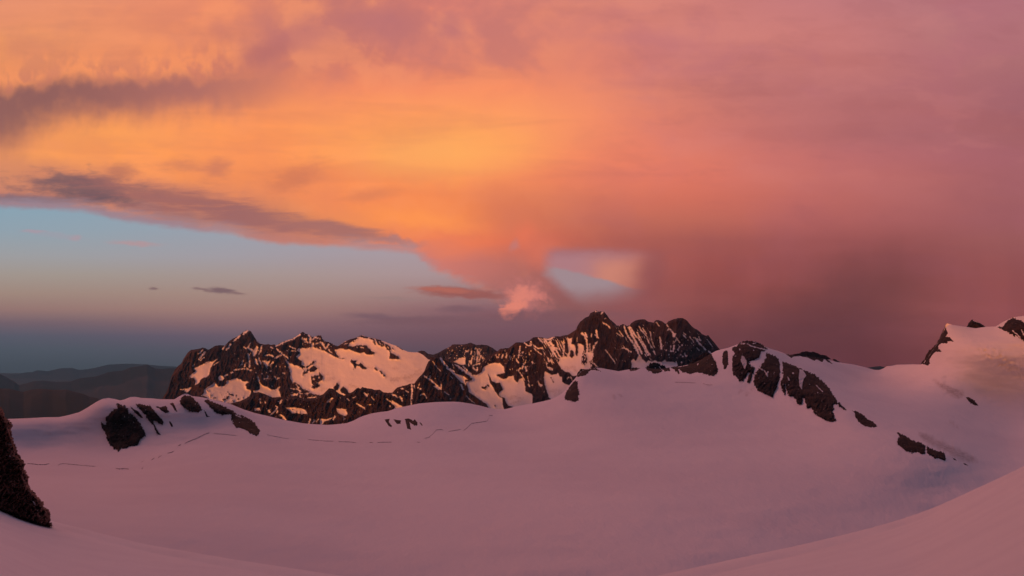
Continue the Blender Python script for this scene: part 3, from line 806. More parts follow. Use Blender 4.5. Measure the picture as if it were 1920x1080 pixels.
ROCKS = [
 # outline, thickness, label, snow lying on it
 ([(218,755),(235,760),(242,773),(253,782),(262,792),(268,802),(274,817),(265,823),(258,835),(243,837),(232,842),(227,840),(223,847),(215,843),(205,833),(199,820),(197,810),(190,803),(190,792),(200,797),(197,785),(208,772),(217,764),(223,770)], 14, "largest dark rock buttress below the left snow hump, broad and rounded", None),
 ([(253,757),(263,757),(283,761),(290,770),(297,778),(308,792),(305,798),(295,792),(287,788),(293,803),(302,816),(295,815),(287,798),(278,788),(272,778),(260,765)], 8, "dark rock patch with a thin tail pointing down, right of the largest buttress", None),
 ([(244,761),(250,766),(260,772),(269,784),(264,784),(253,774),(246,766)], 4, "thin rock sliver between the largest buttress and the tailed rock patch", None),
 ([(290,761),(299,763),(312,761),(317,773),(310,775),(300,768)], 5, "small wedge of rock just under the crest beside the tailed rock patch", None),
 ([(318,756),(325,755),(329,763),(333,773),(328,770),(323,762)], 4, "narrow upright rock tooth between the rock wedge and the dome-shaped rock", None),
 ([(316,790),(320,790),(325,800),(321,800)], 3, "tiny rock dash low on the snow below the narrow rock tooth", None),
 ([(337,750),(345,741),(357,742),(367,750),(375,760),(379,770),(368,774),(357,772),(345,764),(337.5,757)], 10, "dome-shaped dark rock capping the small snow peak on the crest", None),
 ([(382,768),(386,772),(389,779),(397,782),(387,782),(384,774)], 3, "small hooked rock right below the dome-shaped rock", None),
 ([(382,751),(390,749),(410,757),(438,770),(439,777),(428,777),(420,777),(417,782),(413,777),(405,775),(398,767),(392,762)], 8, "long slanting rock band below the crest, right of the dome-shaped rock", None),
 ([(433,780),(436,773),(442,774),(446,778),(453,778),(468,785),(478,792),(488,808),(482,818),(467,812),(453,803),(442,802),(435,792)], 9, "oval rock outcrop at the lower right end of the left rock chain", [('s', [(442,778),(452,783)], 1.2)]),
 ([(720,786),(730.6,785),(729.6,791),(735,798),(733.7,801.5),(728.5,799),(724,792)], 4, "leftmost of three little rocks below the rounded snow hump", None),
 ([(737,786),(752,788),(751,795),(744,795)], 4, "stubby middle rock of three below the rounded snow hump", None),
 ([(759,785),(766,784),(775,789),(777.5,786),(783,792),(783,798),(776.5,798),(768,792),(770,800),(771,806),(764,804),(761,794)], 4, "forked rock, rightmost of three below the rounded snow hump", None),
 ([(786,792),(789,792),(793,798),(790,798)], 3, "speck of rock right of the forked rock", None),
 ([(1078.7,712),(1084,718),(1084,728),(1087,740),(1084,741),(1086,751),(1075,753),(1064,751),(1059,749.6),(1059,742),(1063,732),(1070.4,721.5)], 9, "triangular black rock at the left foot of the broad snow dome", None),
 ([(1080,707),(1083,699.6),(1089,691),(1099.6,692),(1108,690.5),(1116,688.5),(1128,696.5),(1116,694),(1106,695),(1100.6,701.7),(1095,705),(1089,706)], 5, "ragged rock fringe along the left edge of the broad snow dome", None),
 ([(1178,691),(1190,689),(1201,690),(1193,695),(1182,696)], 3, "flat strip of rock on the crest of the broad snow dome", None),
 ([(1209,690),(1218.5,681),(1226,679),(1234,681),(1246.7,687),(1257,691.5),(1256.6,695.6),(1247.7,696.7),(1241.5,692.5),(1242.5,696.7),(1228,701),(1216.5,696.7)], 8, "lens-shaped black rock on the crest in front of the twin summit face", [('s', [(1229,690)], 1.0), ('s', [(1236,688),(1242,694)], 0.6)]),
 ([(1258,688.5),(1271,687),(1285,686),(1297,678),(1310,668),(1325,660),(1335,665),(1345,685),(1347,698),(1338,706),(1325,703),(1308,698),(1295,702),(1280,698),(1272,692),(1276,706),(1268,697)], 10, "broad black rock wall between the snow dome and the snow-streaked summit", [('s', [(1308,684),(1310,681)], 1.1)]),
 ([(1356,660),(1361,655),(1365,660),(1366,683),(1360,692.5),(1357,692.5),(1357,686),(1353.5,680),(1354.5,665)], 5, "slim upright rock rib left of the snow-streaked summit", None),
 ([(1372.5,652.5),(1382,647),(1390,641.5),(1398,637.4),(1410,639.4),(1426.7,643.7),(1440,653),(1435,659),(1426.7,659),(1424,671.5),(1414.5,675.5),(1407.7,677),(1405,680),(1407.7,685),(1416,689),(1413,696),(1410,708),(1407,716),(1403.6,720),(1401,716),(1404,703),(1406,696),(1399.6,706.7),(1393,715),(1386,715),(1380.6,706.7),(1374,702.6),(1372,681),(1372.5,667.4),(1376.6,663)], 14, "dark rock cap of the snow-streaked summit with white ledges",
   [('s', [(1401,645),(1408,648.5),(1416,651),(1438,656)], 1.0), ('s', [(1390,645),(1396,644)], 1.3), ('s', [(1412,644),(1418,643)], 0.9), ('S', [(1391,666),(1395,668),(1400,677),(1400,684),(1396,692),(1392,684),(1389,675)]), ('s', [(1387,655)], 1.4), ('s', [(1413,657)], 1.1), ('S', [(1403,680),(1410,681),(1416,674),(1425,670),(1424,680),(1412,688)])]),
 ([(1437.5,660.6),(1448,664.7),(1459,671.5),(1462.5,679.6),(1463,696),(1462,712),(1458,721.6),(1454,735),(1450,739),(1448,746),(1440,743),(1432,738),(1421,733.7),(1416,725.6),(1412.4,715),(1414.5,702.6),(1421,693),(1426.7,685),(1436,671.5)], 14, "rounded brown rock bulwark below the snow-streaked summit, split by a white gully",
   [('s', [(1423,690),(1433,695),(1440,706)], 1.0), ('s', [(1440,698),(1438,702)], 1.8)]),
 ([(1467,678),(1475.4,679.6),(1489,685),(1498.4,690),(1506.5,693),(1520,698.5),(1529.6,702.6),(1543,715),(1555,727),(1562,740.5),(1570,751),(1584,765),(1587,768),(1581,768),(1569.6,757.7),(1561.5,759),(1564,767),(1561.5,771),(1568,790),(1553,791),(1542.5,785),(1527.6,778),(1521,764.5),(1512.7,766),(1510,752),(1506,745.5),(1502,759),(1495,757.7),(1491,748),(1488,743),(1477.5,741.5),(1475,733),(1472.5,724),(1473.4,743),(1469.4,740),(1462.6,720),(1464,713),(1468,708),(1468,692)], 16, "biggest brown rock slab running down right from the snow-streaked summit",
   [('S', [(1499,692),(1505,693),(1512,704),(1507,710),(1504.5,718),(1504,730),(1499,724),(1498,708)]), ('s', [(1531,723),(1543,735)], 0.7), ('s', [(1487,700)], 1.7), ('s', [(1472,720),(1474,731)], 0.9), ('s', [(1477,706),(1480,713)], 1.0), ('s', [(1533,736)], 1.0)]),
 ([(1472,663),(1482,665),(1490,664),(1500,662),(1503,660),(1513,658.5),(1520,660.5),(1524,659),(1540,665),(1549,666.5),(1558,673),(1553,674),(1563,684),(1552,679),(1545,673),(1543,679),(1530,674),(1527,677),(1515,671),(1500,668),(1488,669),(1484,672)], 4, "jagged rock comb along the skyline right of the snow-streaked summit", None),
 ([(1561,672),(1566,674),(1576,679.5),(1570,680),(1563,676)], 3, "short rock fin on the skyline at the end of the rock comb", None),
 ([(1595,768.5),(1605,770.5),(1609,772),(1619,778),(1626,785),(1638,791),(1646,799),(1642,801.7),(1629,801),(1619,798),(1609,791),(1603,781),(1603,775)], 6, "elongated rock below the end of the biggest brown slab", None),
 ([(1681,809),(1696.5,816),(1708,824),(1731.7,832),(1736,838),(1734.6,852),(1726,851),(1718.5,847),(1714,850),(1699.5,847),(1688,838),(1680,828),(1686,819)], 8, "thick left block of the lower slope rock band", None),
 ([(1737.5,836),(1755,845),(1765,845.6),(1772.6,851),(1773,864.6),(1761,860),(1752,859.5),(1743,854),(1737,848)], 7, "thin right block of the lower slope rock band beside grey ice", None),
 ([(1810.6,744.6),(1816,744),(1825,749),(1830,754),(1835,761),(1829,761),(1818,755)], 5, "lone leaf-shaped rock high on the right snow slope", None),
 ([(1805.5,868),(1811,869),(1816,872.5),(1809,872)], 3, "tiny rock fleck under the patch of grey ice", None),
 ([(1785,857),(1792,861),(1795,864),(1789,863)], 2, "small rock crumb at the lower edge of the grey ice", None),
 ([(1726,682),(1733,673),(1738,663),(1742,657),(1756,644),(1764,629),(1772,611),(1777.5,623.6),(1774,631),(1780.4,631),(1788.5,640.5),(1777.5,640),(1777.5,644),(1766,644),(1758.5,648.5),(1760,654),(1768,659.5),(1754,660),(1748,666),(1742.4,675),(1744,680.7),(1741,686)], 6, "steep rock arete climbing to the sharp snow point", [('s', [(1735,676),(1733,680)], 1.0)]),
 ([(1869,613.4),(1880,611),(1891.6,599),(1900,594.5),(1912,600),(1920,604),(1950,600),(1960,650),(1935,650),(1915,637),(1903,626.6),(1905,632),(1891.6,625),(1880,618)], 8, "black rock face with snow threads at the upper right peak", [('s', [(1899,620),(1912,632)], 1.4), ('s', [(1915,618),(1921,630)], 1.2), ('s', [(1908,628),(1918,641)], 0.8)]),
]
SM = [("rock_outcrop")]
for i, (poly, th, label, ops) in enumerate(ROCKS):
    o = rock_mesh("rock_outcrop", poly, MAT_ROCK, th, 0.8 if th > 4 else 0.6, 1.5 if th > 6 else (1.0 if th > 4 else 0.6), 200 + i * 7, ops=ops, fleck=0.50 if th > 7 else 0.0, fing=2.6 if th > 7 else (1.2 if th > 4 else 0.0))
    tag(o, label, "rock", "rocks breaking through the glacier snow")

# the dark cliff at the left edge of the picture, standing on the near slope
CLIFF = [(-200,560),(-176,585),(-150,592),(-128,618),(-96,650),(-80,690),(-52,712),(-30,735),(-8,758),(3,764),(6,770),(10.4,782),(20,791),(24,797),(21,806),(24,820),(27,830),(31,840),(33,850),(38,858),(44,864),(48,869),(46,879),(51,888),(55,895),(53,906),(58,916),(67,926),(74,933),(81,941),(84,950),(92,956),(95,966),(95,977),(100,988),(84,988),(69,984),(35,972),(11,962),(-30,950),(-120,930),(-240,905),(-380,880),(-520,850),(-560,800),(-500,740),(-470,690),(-410,660),(-380,610),(-310,600),(-270,572),(-235,575)]
cliff = rock_mesh("cliff", CLIFF, MAT_ROCK_NEAR, 13.0, 1.0, 1.8, 500, Dfun=lambda a, b: 560.0 + 0 * a + 0.12 * (a - 60), mpp=0.25, backthick=12.0, rough=0.8, fing=2.0,
  ops=[('s', [(58,938),(63,941),(66,947)], 1.0), ('s', [(12,854),(19,856)], 1.0), ('s', [(14,831),(22,834)], 0.6), ('s', [(70,958),(76,961)], 0.5)])
tag(cliff, "tall dark cliff of broken rock standing in the snow bank at the left edge", "cliff")

# ================================================================ crevasses
CREV = [
 ([(50,869),(60,869.5),(72,871),(84,871),(93,869)], 0.9, "long crevasse starting beside the dark cliff"),
 ([(108,873),(113,870),(118,869),(130,870),(150,872),(180,874.5)], 0.55, "faint crevasse with a hooked end, next one from the cliff"),
 ([(216,878),(224,879),(233,878.5),(242,879.5)], 1.0, "short dark crevasse below the largest rock buttress"),
 ([(265,879.5),(268,877),(269,874)], 1.1, "wedge-shaped crevasse at the foot of the rising chain"),
 ([(264,867),(270,864)], 0.5, "pale crevasse dash above the wedge-shaped crevasse"),
 ([(283,863),(290,858.5)], 0.8, "second dash of the rising crevasse chain"),
 ([(296,859),(299,856),(304,853.5)], 0.8, "third dash of the rising crevasse chain"),
 ([(313,849.5),(320,848.5),(327,845.5)], 0.7, "dash halfway up the rising crevasse chain"),
 ([(333,836),(340,833)], 0.9, "small dark notch in the rising crevasse chain"),
 ([(346,832),(352,828),(366,823),(378,817),(386,813),(393,811)], 0.7, "upper crevasse leading to the top of the rising chain"),
 ([(400,812.5),(420,814),(444,816.5)], 0.4, "hairline crevasse below the oval rock outcrop"),
 ([(500,815),(520,819),(542,823)], 0.4, "hairline crevasse on the middle slope, left of the dashed line"),
 ([(577,824),(600,826),(612,827),(626,827)], 0.6, "first long stroke of the dashed crevasse line in the middle"),
 ([(634,828),(655,828.5),(668,830)], 0.7, "second stroke of the dashed crevasse line in the middle"),
 ([(691,829.5),(700,829.5)], 0.6, "short third stroke of the dashed crevasse line"),
 ([(706,829.5),(720,829),(735,829)], 0.6, "last stroke of the dashed crevasse line in the middle"),
 ([(781,829),(788,829)], 0.6, "tiny crevasse stroke below the forked rock"),
 ([(795,822),(804,820),(812,813),(818,806),(828,805),(832,807)], 0.65, "zigzag crevasse climbing right of the forked rock"),
 ([(840,809),(852,807),(864,805)], 0.6, "level crevasse between two climbing ones"),
 ([(868,808),(876,802),(884,794),(896,792),(912,790),(917,784)], 0.7, "climbing crevasse that ends near the snow saddle"),
 ([(916,780),(920,778.5),(924,779)], 0.8, "small dark crevasse mouth just below the snow saddle"),
 ([(1265,716.5),(1283,717),(1305,718)], 0.45, "hairline crevasse under the broad black rock wall"),
 ([(1318,719),(1326,721.5),(1336,721.5)], 0.5, "curved crevasse left of the snow-streaked summit foot"),
]
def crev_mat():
    m, t, p = new_mat("crevasse_shade")
    p.inputs['Base Color'].default_value = (0.44, 0.40, 0.44, 1)  # shade of the cracks painted as grey strips lying on the snow
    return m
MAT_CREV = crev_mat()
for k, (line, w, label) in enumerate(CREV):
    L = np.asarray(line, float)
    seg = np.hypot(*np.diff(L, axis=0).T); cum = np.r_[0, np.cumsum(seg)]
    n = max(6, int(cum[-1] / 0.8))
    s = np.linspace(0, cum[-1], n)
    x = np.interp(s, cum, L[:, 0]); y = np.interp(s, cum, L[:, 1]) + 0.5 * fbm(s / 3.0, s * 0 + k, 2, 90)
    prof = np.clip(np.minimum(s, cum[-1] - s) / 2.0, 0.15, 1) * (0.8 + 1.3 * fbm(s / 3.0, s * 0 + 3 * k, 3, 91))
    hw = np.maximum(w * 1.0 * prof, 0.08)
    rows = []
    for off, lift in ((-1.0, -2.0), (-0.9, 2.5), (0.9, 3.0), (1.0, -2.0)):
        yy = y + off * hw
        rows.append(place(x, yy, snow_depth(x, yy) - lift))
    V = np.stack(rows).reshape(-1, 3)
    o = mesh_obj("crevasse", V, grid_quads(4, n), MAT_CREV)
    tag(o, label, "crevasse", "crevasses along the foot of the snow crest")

# ================================================================ mountains
def massif(name, crest_pts, ops, D0, step, bottom, steep, gentle, relief, seed, jit=1.0, flecks=None, ice=None, dfun=None, broad=70.0):
    c = np.array(crest_pts, float)
    px = np.arange(c[0, 0], c[-1, 0], step)
    cy = np.interp(px, c[:, 0], c[:, 1]) + 0.5 * fbm(px / 3.0, px * 0 + seed, 3, seed)
    nr = int(130 / step)
    s = np.linspace(0, 1, nr)
    bot = np.maximum(bottom, cy + 40)
    PX = np.broadcast_to(px, (nr, len(px))).copy()
    PY = cy[None] + s[:, None] * (bot - cy)[None]
    f = field(PX, PY, ops, -4.0, jit, seed)
    if flecks is not None:
        f = flecks(PX, PY, f)
    w = 1 / (1 + np.exp(-f * 1.2))                 # 1 on snow
    ws = blur1(blur1(w, 6.0, 0), 16.0 / step, 1)
    g = steep * (1 - ws) + gentle * ws
    dpy = np.diff(PY, axis=0, prepend=PY[:1])
    Dc = D0 if dfun is None else blur1(dfun(px), 30.0 / step, 0)
    cys = blur1(cy, broad / step, 0)               # depth follows the smoothed skyline, not each tooth
    gm = blur1(g[:8].mean(0)[None], 16.0 / step, 1)[0]
    D = Dc - np.cumsum(g * dpy, 0) + (gm * (cys - cy))[None]
    rock = 1 - blur1(blur1(w, 1.5, 0), 1.5, 1)
    n1 = fbm((PX + PY * 0.25) / 16.0, PY / 42.0, 5, seed + 20, 0.55, True)
    n2 = fbm(PX / 34.0, PY / 26.0, 3, seed + 30)
    n3 = fbm((PX + PY * 0.3) / 5.0, PY / 9.0, 4, seed + 35, 0.6, True)
    fade = np.clip((PY - cy[None]) / 5.0, 0.15, 1)
    D = D - relief * fade * (rock * (0.9 * n1 + 0.28 * n3) + (0.16 + 0.6 * rock) * n2)
    V = place(PX, PY, D)
    rows = []
    for b in (1600, 900, 450, 200, 70, 20):
        r = V[0].copy(); d = V[0, :, 1]
        r[:, 0] *= (d + b) / d; r[:, 1] = d + b
        r[:, 2] -= b * (0.75 + 0.3 * fbm(px / 20.0, px * 0 + b, 3, seed + 40))
        rows.append(r)
    VV = np.concatenate([np.stack(rows), V])
    at = np.clip(0.5 + f / 8.0, 0, 1)
    at = np.concatenate([np.repeat(at[:1], len(rows), 0), at])
    ic = np.zeros_like(at)
    if ice:
        fi = field(PX, PY, ice, -4, 2.0, seed + 50)
        ii = np.clip((fi + 1.5) / 3.0, 0, 1) * 0.6 * np.clip(0.6 + 0.8 * fbm(PX / 3.0, PY / 1.6, 3, seed + 51), 0, 1)
        ic[len(rows):] = ii
    o = mesh_obj(name, VV.reshape(-1, 3), grid_quads(*VV.shape[:2]), MAT_MASSIF, {'snow': at, 'ice': ic})
    return o

def streaks(x0, x1, y0, y1, lean, thr, sx=2.2, sy=9.0, seed=300, k=9.0):
    """snow threads down the gullies inside a box"""
    def fn(px, py, f):
        n = fbm((px - lean * (py - y0)) / sx, py / sy, 3, seed)
        e = np.minimum(np.minimum(px - x0, x1 - px) / 8.0, np.minimum(py - y0, y1 - py) / 6.0)
        v = (n - thr) * k + np.minimum(e, 0) * 3
        return np.maximum(f, np.clip(v, -4, 2.5))
    return fn
def chain(*fns):
    def fn(px, py, f):
        for g in fns: f = g(px, py, f)
        return f
    return fn
def bare(poly, fn):
    """apply fn only within a polygon"""
    def g(px, py, f):
        m = sdf(px, py, poly)
        h = fn(px, py, f)
        return np.where(m > 0, h, f)
    return g

# ---------------- the left, snowy massif
A_CREST = [(240,800),(270,778),(288,760),(295,752),(305,747),(312,735),(317,723),(321,707),(328,693),(334,686),(339.6,682),(345,671.5),(352,661),(358,656),(367.7,655),(374,653.5),(380,651.7),(385,653),(390.6,656),(396,653),(403,648.5),(413.5,647),(422,648),(428,641),(435.4,635.5),(441.7,632.4),(450,627.7),(456,622.5),(463.5,618.3),(470.8,621.5),(475,628.7),(481,638),(489.6,644.4),(498,646),(503,645),(508,647),(514,645.4),(517.5,648),(525,643.3),(535,639),(547.7,635),(555,631),(562,626),(567.5,622),(572.7,625.6),(581,628),(585,632),(591.5,631),(595.6,628.7),(602,629),(605,636),(609,640),(615.4,641),(620.6,643.3),(628,647.5),(633,649),(639.4,645.4),(646.7,640),(657,636),(667.5,633),(676,629.5),(678.5,628),(687,631.4),(694,633),(702.5,634.5),(713,637),(723,641),(734,645.4),(744,648.5),(754.6,655),(765,659.5),(775.4,660.5),(784,660.5),(793,665),(802.5,673.5),(811,676),(825,690),(850,730),(870,760)]
A_OPS = [
 ('S', [(407,672.5),(400,677.7),(390.6,677.7),(379,683),(367.7,689),(362.5,692),(367.7,695),(358,702.7),(353,709),(362.5,708),(366.7,714),(365.6,722),(372,719),(377,710),(388.5,707),(391.7,702),(395,690),(399,683)]),
 ('S', [(383,731),(388.5,726),(397,721),(401,716.7),(405,720),(410,724.5),(420,724),(424,720),(425,713.5),(435,711.5),(442.7,709),(451,711.5),(456,715.6),(466.7,716),(460,722),(462.5,729),(471,733),(468.7,740.6),(462.5,748),(451,754),(440.6,757),(425,756),(414.6,753),(394,749),(383,742.7),(377,742),(383,737)]),
 ('S', [(409,709),(412,705),(418,704.5),(421,709),(417,713),(411,713)]), ('s', [(421,704.5),(426,703)], 1.4),
 ('s', [(338,730),(344,730.5)], 1.3), ('S', [(345,734),(347,729),(359,726),(355,733),(350,736)]),
 ('s', [(371,663),(376,661),(380,656)], 1.3), ('s', [(384,660),(378,667),(374,674)], 1.8), ('s', [(382,671),(376,675)], 1.0), ('s', [(361,688),(364,683)], 0.8),
 ('s', [(417,655),(421,650)], 1.3), ('s', [(424,656),(433,646)], 1.4), ('s', [(428,650),(431,645)], 0.9), ('s', [(438,640),(450,629)], 1.7), ('s', [(456,626),(465,619)], 2.2), ('s', [(400,685),(412,677)], 0.8),
 ('s', [(466,650),(470,642)], 1.2), ('s', [(465,652),(472,657)], 2.0), ('s', [(456,651),(461,653)], 1.2),
 ('S', [(481,648.5),(484.5,652),(482,659),(478,668),(474,668),(473,660),(476,656)]), ('s', [(490.6,648.5),(488,657),(485,665)], 1.2),
 ('s', [(481,638),(489,644),(497,646)], 1.2),
 ('s', [(465.6,664),(467.7,678),(467.5,688)], 1.5), ('s', [(456,676),(453,684)], 1.4), ('s', [(461,680),(458,688)], 1.0),
 ('s', [(479,674.6),(482,682)], 2.2), ('s', [(485,672),(489,681)], 1.7),
 ('S', [(491,677),(507,676),(503,684),(501,692),(497,684)]), ('s', [(505,685),(512,679)], 1.6),
 ('s', [(439.6,694),(448,692)], 1.5), ('s', [(451,692),(462,691),(471,695)], 1.4), ('s', [(433,699),(436,698)], 1.8),
 ('s', [(483,706),(486,714)], 1.6), ('S', [(485,714),(491.5,722),(502,726),(510,731),(516,730),(525,724),(523,731),(527,744),(510,746),(500,742),(490,738),(477,738),(474,733),(480,732),(488,730),(487,722)]),
 ('s', [(490,652),(489,660)], 1.0),
 # great glacier on the right
 ('S', [(530,664),(540,684),(543,693),(545,702),(544,709),(549,719),(556,725),(566,734),(574,741),(586,745),(600,750),(620,758),(880,790),(880,560),(560,560),(584,620),(560,650)]),
 ('R', [(517,650),(525,646),(535,642),(548,638),(556,633),(563,627),(567,619),(573,622),(582,625),(590,626),(597,625),(604,626),(608,636),(616,639),(624,643),(634,648),(641,650),(648,650),(656,654),(648,656),(640,653),(627,656),(631,664),(636,671),(628,669),(616,662),(607,657),(599,655),(588,651),(584,650),(577,653),(560,653),(557,657),(563,661),(560,664),(555,669),(559,672),(565,677),(566,682),(562,687),(553,685),(542,680),(530,668),(520,655)]),
 ('s', [(517,649),(526,645),(535,640.5),(548,636),(555,632),(562,627)], 1.5), ('s', [(519,655),(530,664),(540,672)], 1.7),
 ('s', [(566,635),(574,637)], 1.9), ('s', [(578,627),(582,634),(581,643)], 2.0), ('s', [(572,641),(577,642)], 1.5), ('s', [(587,645),(584,651)], 2.2), ('s', [(585,636),(593,632)], 1.5), ('s', [(592,645),(601,641)], 1.1), ('s', [(596,634),(600,636)], 1.2), ('s', [(603,643),(608,651)], 2.0), ('s', [(610,654),(616,646)], 1.7), ('s', [(616,656),(622,661)], 1.5), ('s', [(544,650),(554,654)], 1.2), ('s', [(545,658),(556,658)], 0.8), ('s', [(600,651),(602,655)], 0.9),
 ('R', [(633,650),(640,645),(648,640),(658,635),(669,632),(671,635),(661,640),(655,643),(653,649),(661,650),(669,647),(685,647),(696,657),(704,662),(699,665),(690,665),(682,661),(676,662),(666,660),(656,655),(640,652)]),
 ('s', [(675,651),(681,652)], 1.0), ('s', [(669,651)], 1.0), ('s', [(646,645),(652,643)], 0.8),
 ('r', [(667,633),(676,629),(681,632),(688,633)], 2.0), ('r', [(661,638),(663,640)], 1.2), ('r', [(694,634),(700,637),(704,646)], 1.7),
 ('R', [(704,635),(713,638),(720,643),(721,649),(715,650),(709,646)]), ('s', [(711,641),(714,645)], 0.9), ('s', [(717,645),(717,647)], 0.8),
 ('R', [(722,644),(730,648),(733,654),(731,658),(726,656),(722,650)]), ('s', [(727,650),(728,653)], 0.9), ('r', [(731,657),(732,663)], 1.1), ('R', [(731,661.5),(738,664),(745,668),(750,673),(740,673),(730,672)]), ('r', [(744,648.5),(755,655.5)], 1.2), ('r', [(736,652),(738,655)], 0.8),
 ('R', [(657,678),(659,674),(663,676),(670,677),(666,681),(673,683),(676,680),(682,686),(688,690),(687,692.5),(678,691),(675,687),(668,686),(667,691),(664,690),(662,684)]),
 ('r', [(704,691),(706,693)], 2.0), ('r', [(713,696),(716,700)], 1.6), ('r', [(719,702),(720,705)], 1.3), ('r', [(663,693)], 0.8),
 ('r', [(565,687),(568,689)], 3.2), ('r', [(575,688),(582,684)], 1.9), ('r', [(585,682),(589,679)], 2.4), ('R', [(581,690),(588,686),(596,690),(590,696),(582,698),(579,694)]), ('r', [(568,702),(574,699),(578,694)], 2.0), ('r', [(571,696)], 1.2),
 ('R', [(583,712),(583,705),(588,706),(590,703),(597,704),(599,697),(602,702),(606,706),(604,713),(597,717),(593,717),(600,722),(598,726),(590,729),(584,728),(586,722)]), ('s', [(598,708)], 1.8), ('s', [(588,711)], 1.8),
 ('R', [(544,722),(552,717),(560,720),(566,728),(578,733),(586,739),(600,741),(596,744),(575,744),(560,748),(545,745)]),
 ('s', [(556,729),(563,733)], 1.8), ('s', [(547,741),(556,739)], 2.0), ('s', [(562,735),(563,745)], 1.5), ('s', [(556,721),(560,727)], 1.2), ('s', [(545,728),(552,730)], 1.3), ('s', [(574,738),(586,736)], 1.2), ('s', [(578,746),(590,746)], 1.8),
 ('R', [(625,727),(632,718),(636,722),(633,731),(628,733)]), ('R', [(638,730),(643,724),(649,729),(656,738),(648,741),(640,737)]), ('s', [(632,733),(640,739),(648,742)], 2.0),
 ('r', [(430,739),(437,741)], 1.7), ('r', [(419,750),(425,747),(428,744)], 1.6), ('r', [(395,741),(395,744)], 1.3), ('r', [(400,746),(405,746)], 0.9), ('r', [(443,742)], 1.3), ('r', [(447,748)], 1.5), ('r', [(427,735)], 0.8), ('r', [(456,746)], 1.0), ('r', [(389,733)], 1.0), ('r', [(421,744)], 0.8), ('r', [(436,751),(440,753)], 0.9),
 ('r', [(353,706),(361,711)], 1.0), ('r', [(632,670),(638,672),(645,672)], 0.6),
 ('s', [(495,711),(502,709),(502,704)], 1.3), ('s', [(515,707),(519,711),(522,709)], 1.3), ('s', [(530,699),(534,700)], 1.4), ('s', [(507,696)], 1.3), ('s', [(491,701)], 1.2), ('s', [(498,667),(505,665),(512,669)], 1.6), ('s', [(516,671),(526,666)], 1.8), ('s', [(507,651),(512,653)], 1.2), ('s', [(510,724)], 1.2),
]
A_ICE = [('s', [(612,713),(628,709)], 2.0), ('s', [(607,704),(615,701)], 1.2), ('s', [(625,722),(636,716)], 2.0), ('s', [(718,700),(725,706)], 2.5), ('s', [(735,713),(765,707),(790,700)], 4.0), ('s', [(690,688),(700,690)], 2.0), ('s', [(736,690),(745,692)], 1.8), ('s', [(600,732),(612,728)], 1.6), ('s', [(655,722),(668,726)], 2.4), ('s', [(765,716),(775,712)], 2.0), ('s', [(598,682),(602,683)], 1.5), ('s', [(576,671)], 2.0), ('s', [(780,697),(790,693)], 2)]
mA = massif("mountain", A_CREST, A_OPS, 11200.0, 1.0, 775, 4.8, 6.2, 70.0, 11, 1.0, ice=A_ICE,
   dfun=lambda x: np.interp(x, [240, 320, 470, 580, 680, 860], [10300, 10500, 11100, 11350, 11250, 10850]),
   flecks=chain(
     bare([(380,742),(400,728),(470,740),(455,757),(395,750)], lambda x, y, f: np.where(fbm(x / 3.0, y / 2.2, 2, 310) > 0.42, np.minimum(f, -1.0), f)),
     streaks(440, 545, 655, 712, 0.1, 0.43, 2.4, 6.0, 320, 8.0),
     streaks(345, 400, 655, 680, -0.6, 0.50, 2.0, 6.0, 325, 8.0),
     streaks(565, 622, 626, 652, 0.1, 0.36, 2.6, 3.0, 330, 8.0),
     streaks(545, 600, 715, 745, -1.0, 0.36, 5.0, 2.2, 335, 8.0)))
tag(mA, "snowy massif with three summits and a wide sunlit glacier", kind="structure")

# ---------------- the rock ridge far behind
F_CREST = [(760,700),(778,668),(784,659),(790,657.5),(796,658),(802,663),(812,665),(821,662),(831,656),(842,651),(849,645.6),(858,645.6),(868,646),(875,644.6),(883,642.5),(889.6,645.6),(894,647),(904,646),(914.6,647.7),(923,652),(930,657),(938,662),(960,690)]
F_OPS = [('S', [(850,678),(857,674),(860,672),(865,671),(872,670),(873,684),(866,684),(858,682)]), ('s', [(879,686),(880,677)], 1.2), ('s', [(874,659),(877,658)], 1.8), ('s', [(884,658),(883,664)], 1.5),
 ('s', [(895,655),(896,666),(894,678)], 1.8), ('s', [(900,655),(898,667)], 1.2), ('s', [(886,668),(883,682)], 1.2), ('s', [(902,667),(898,678)], 1.1), ('s', [(888,685),(899,681.5)], 1.4), ('s', [(891,660),(889,675)], 0.8), ('s', [(907,670),(906,676)], 0.7)]
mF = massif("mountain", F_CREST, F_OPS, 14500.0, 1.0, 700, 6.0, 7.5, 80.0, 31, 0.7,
   flecks=chain(streaks(840, 872, 648, 672, 0.0, 0.33, 3.0, 3.6, 340, 8.0), streaks(870, 910, 655, 688, -0.15, 0.30, 2.2, 9.0, 345, 8.0)))
tag(mF, "distant low rock ridge with glowing snow gullies behind the saddle", kind="structure")

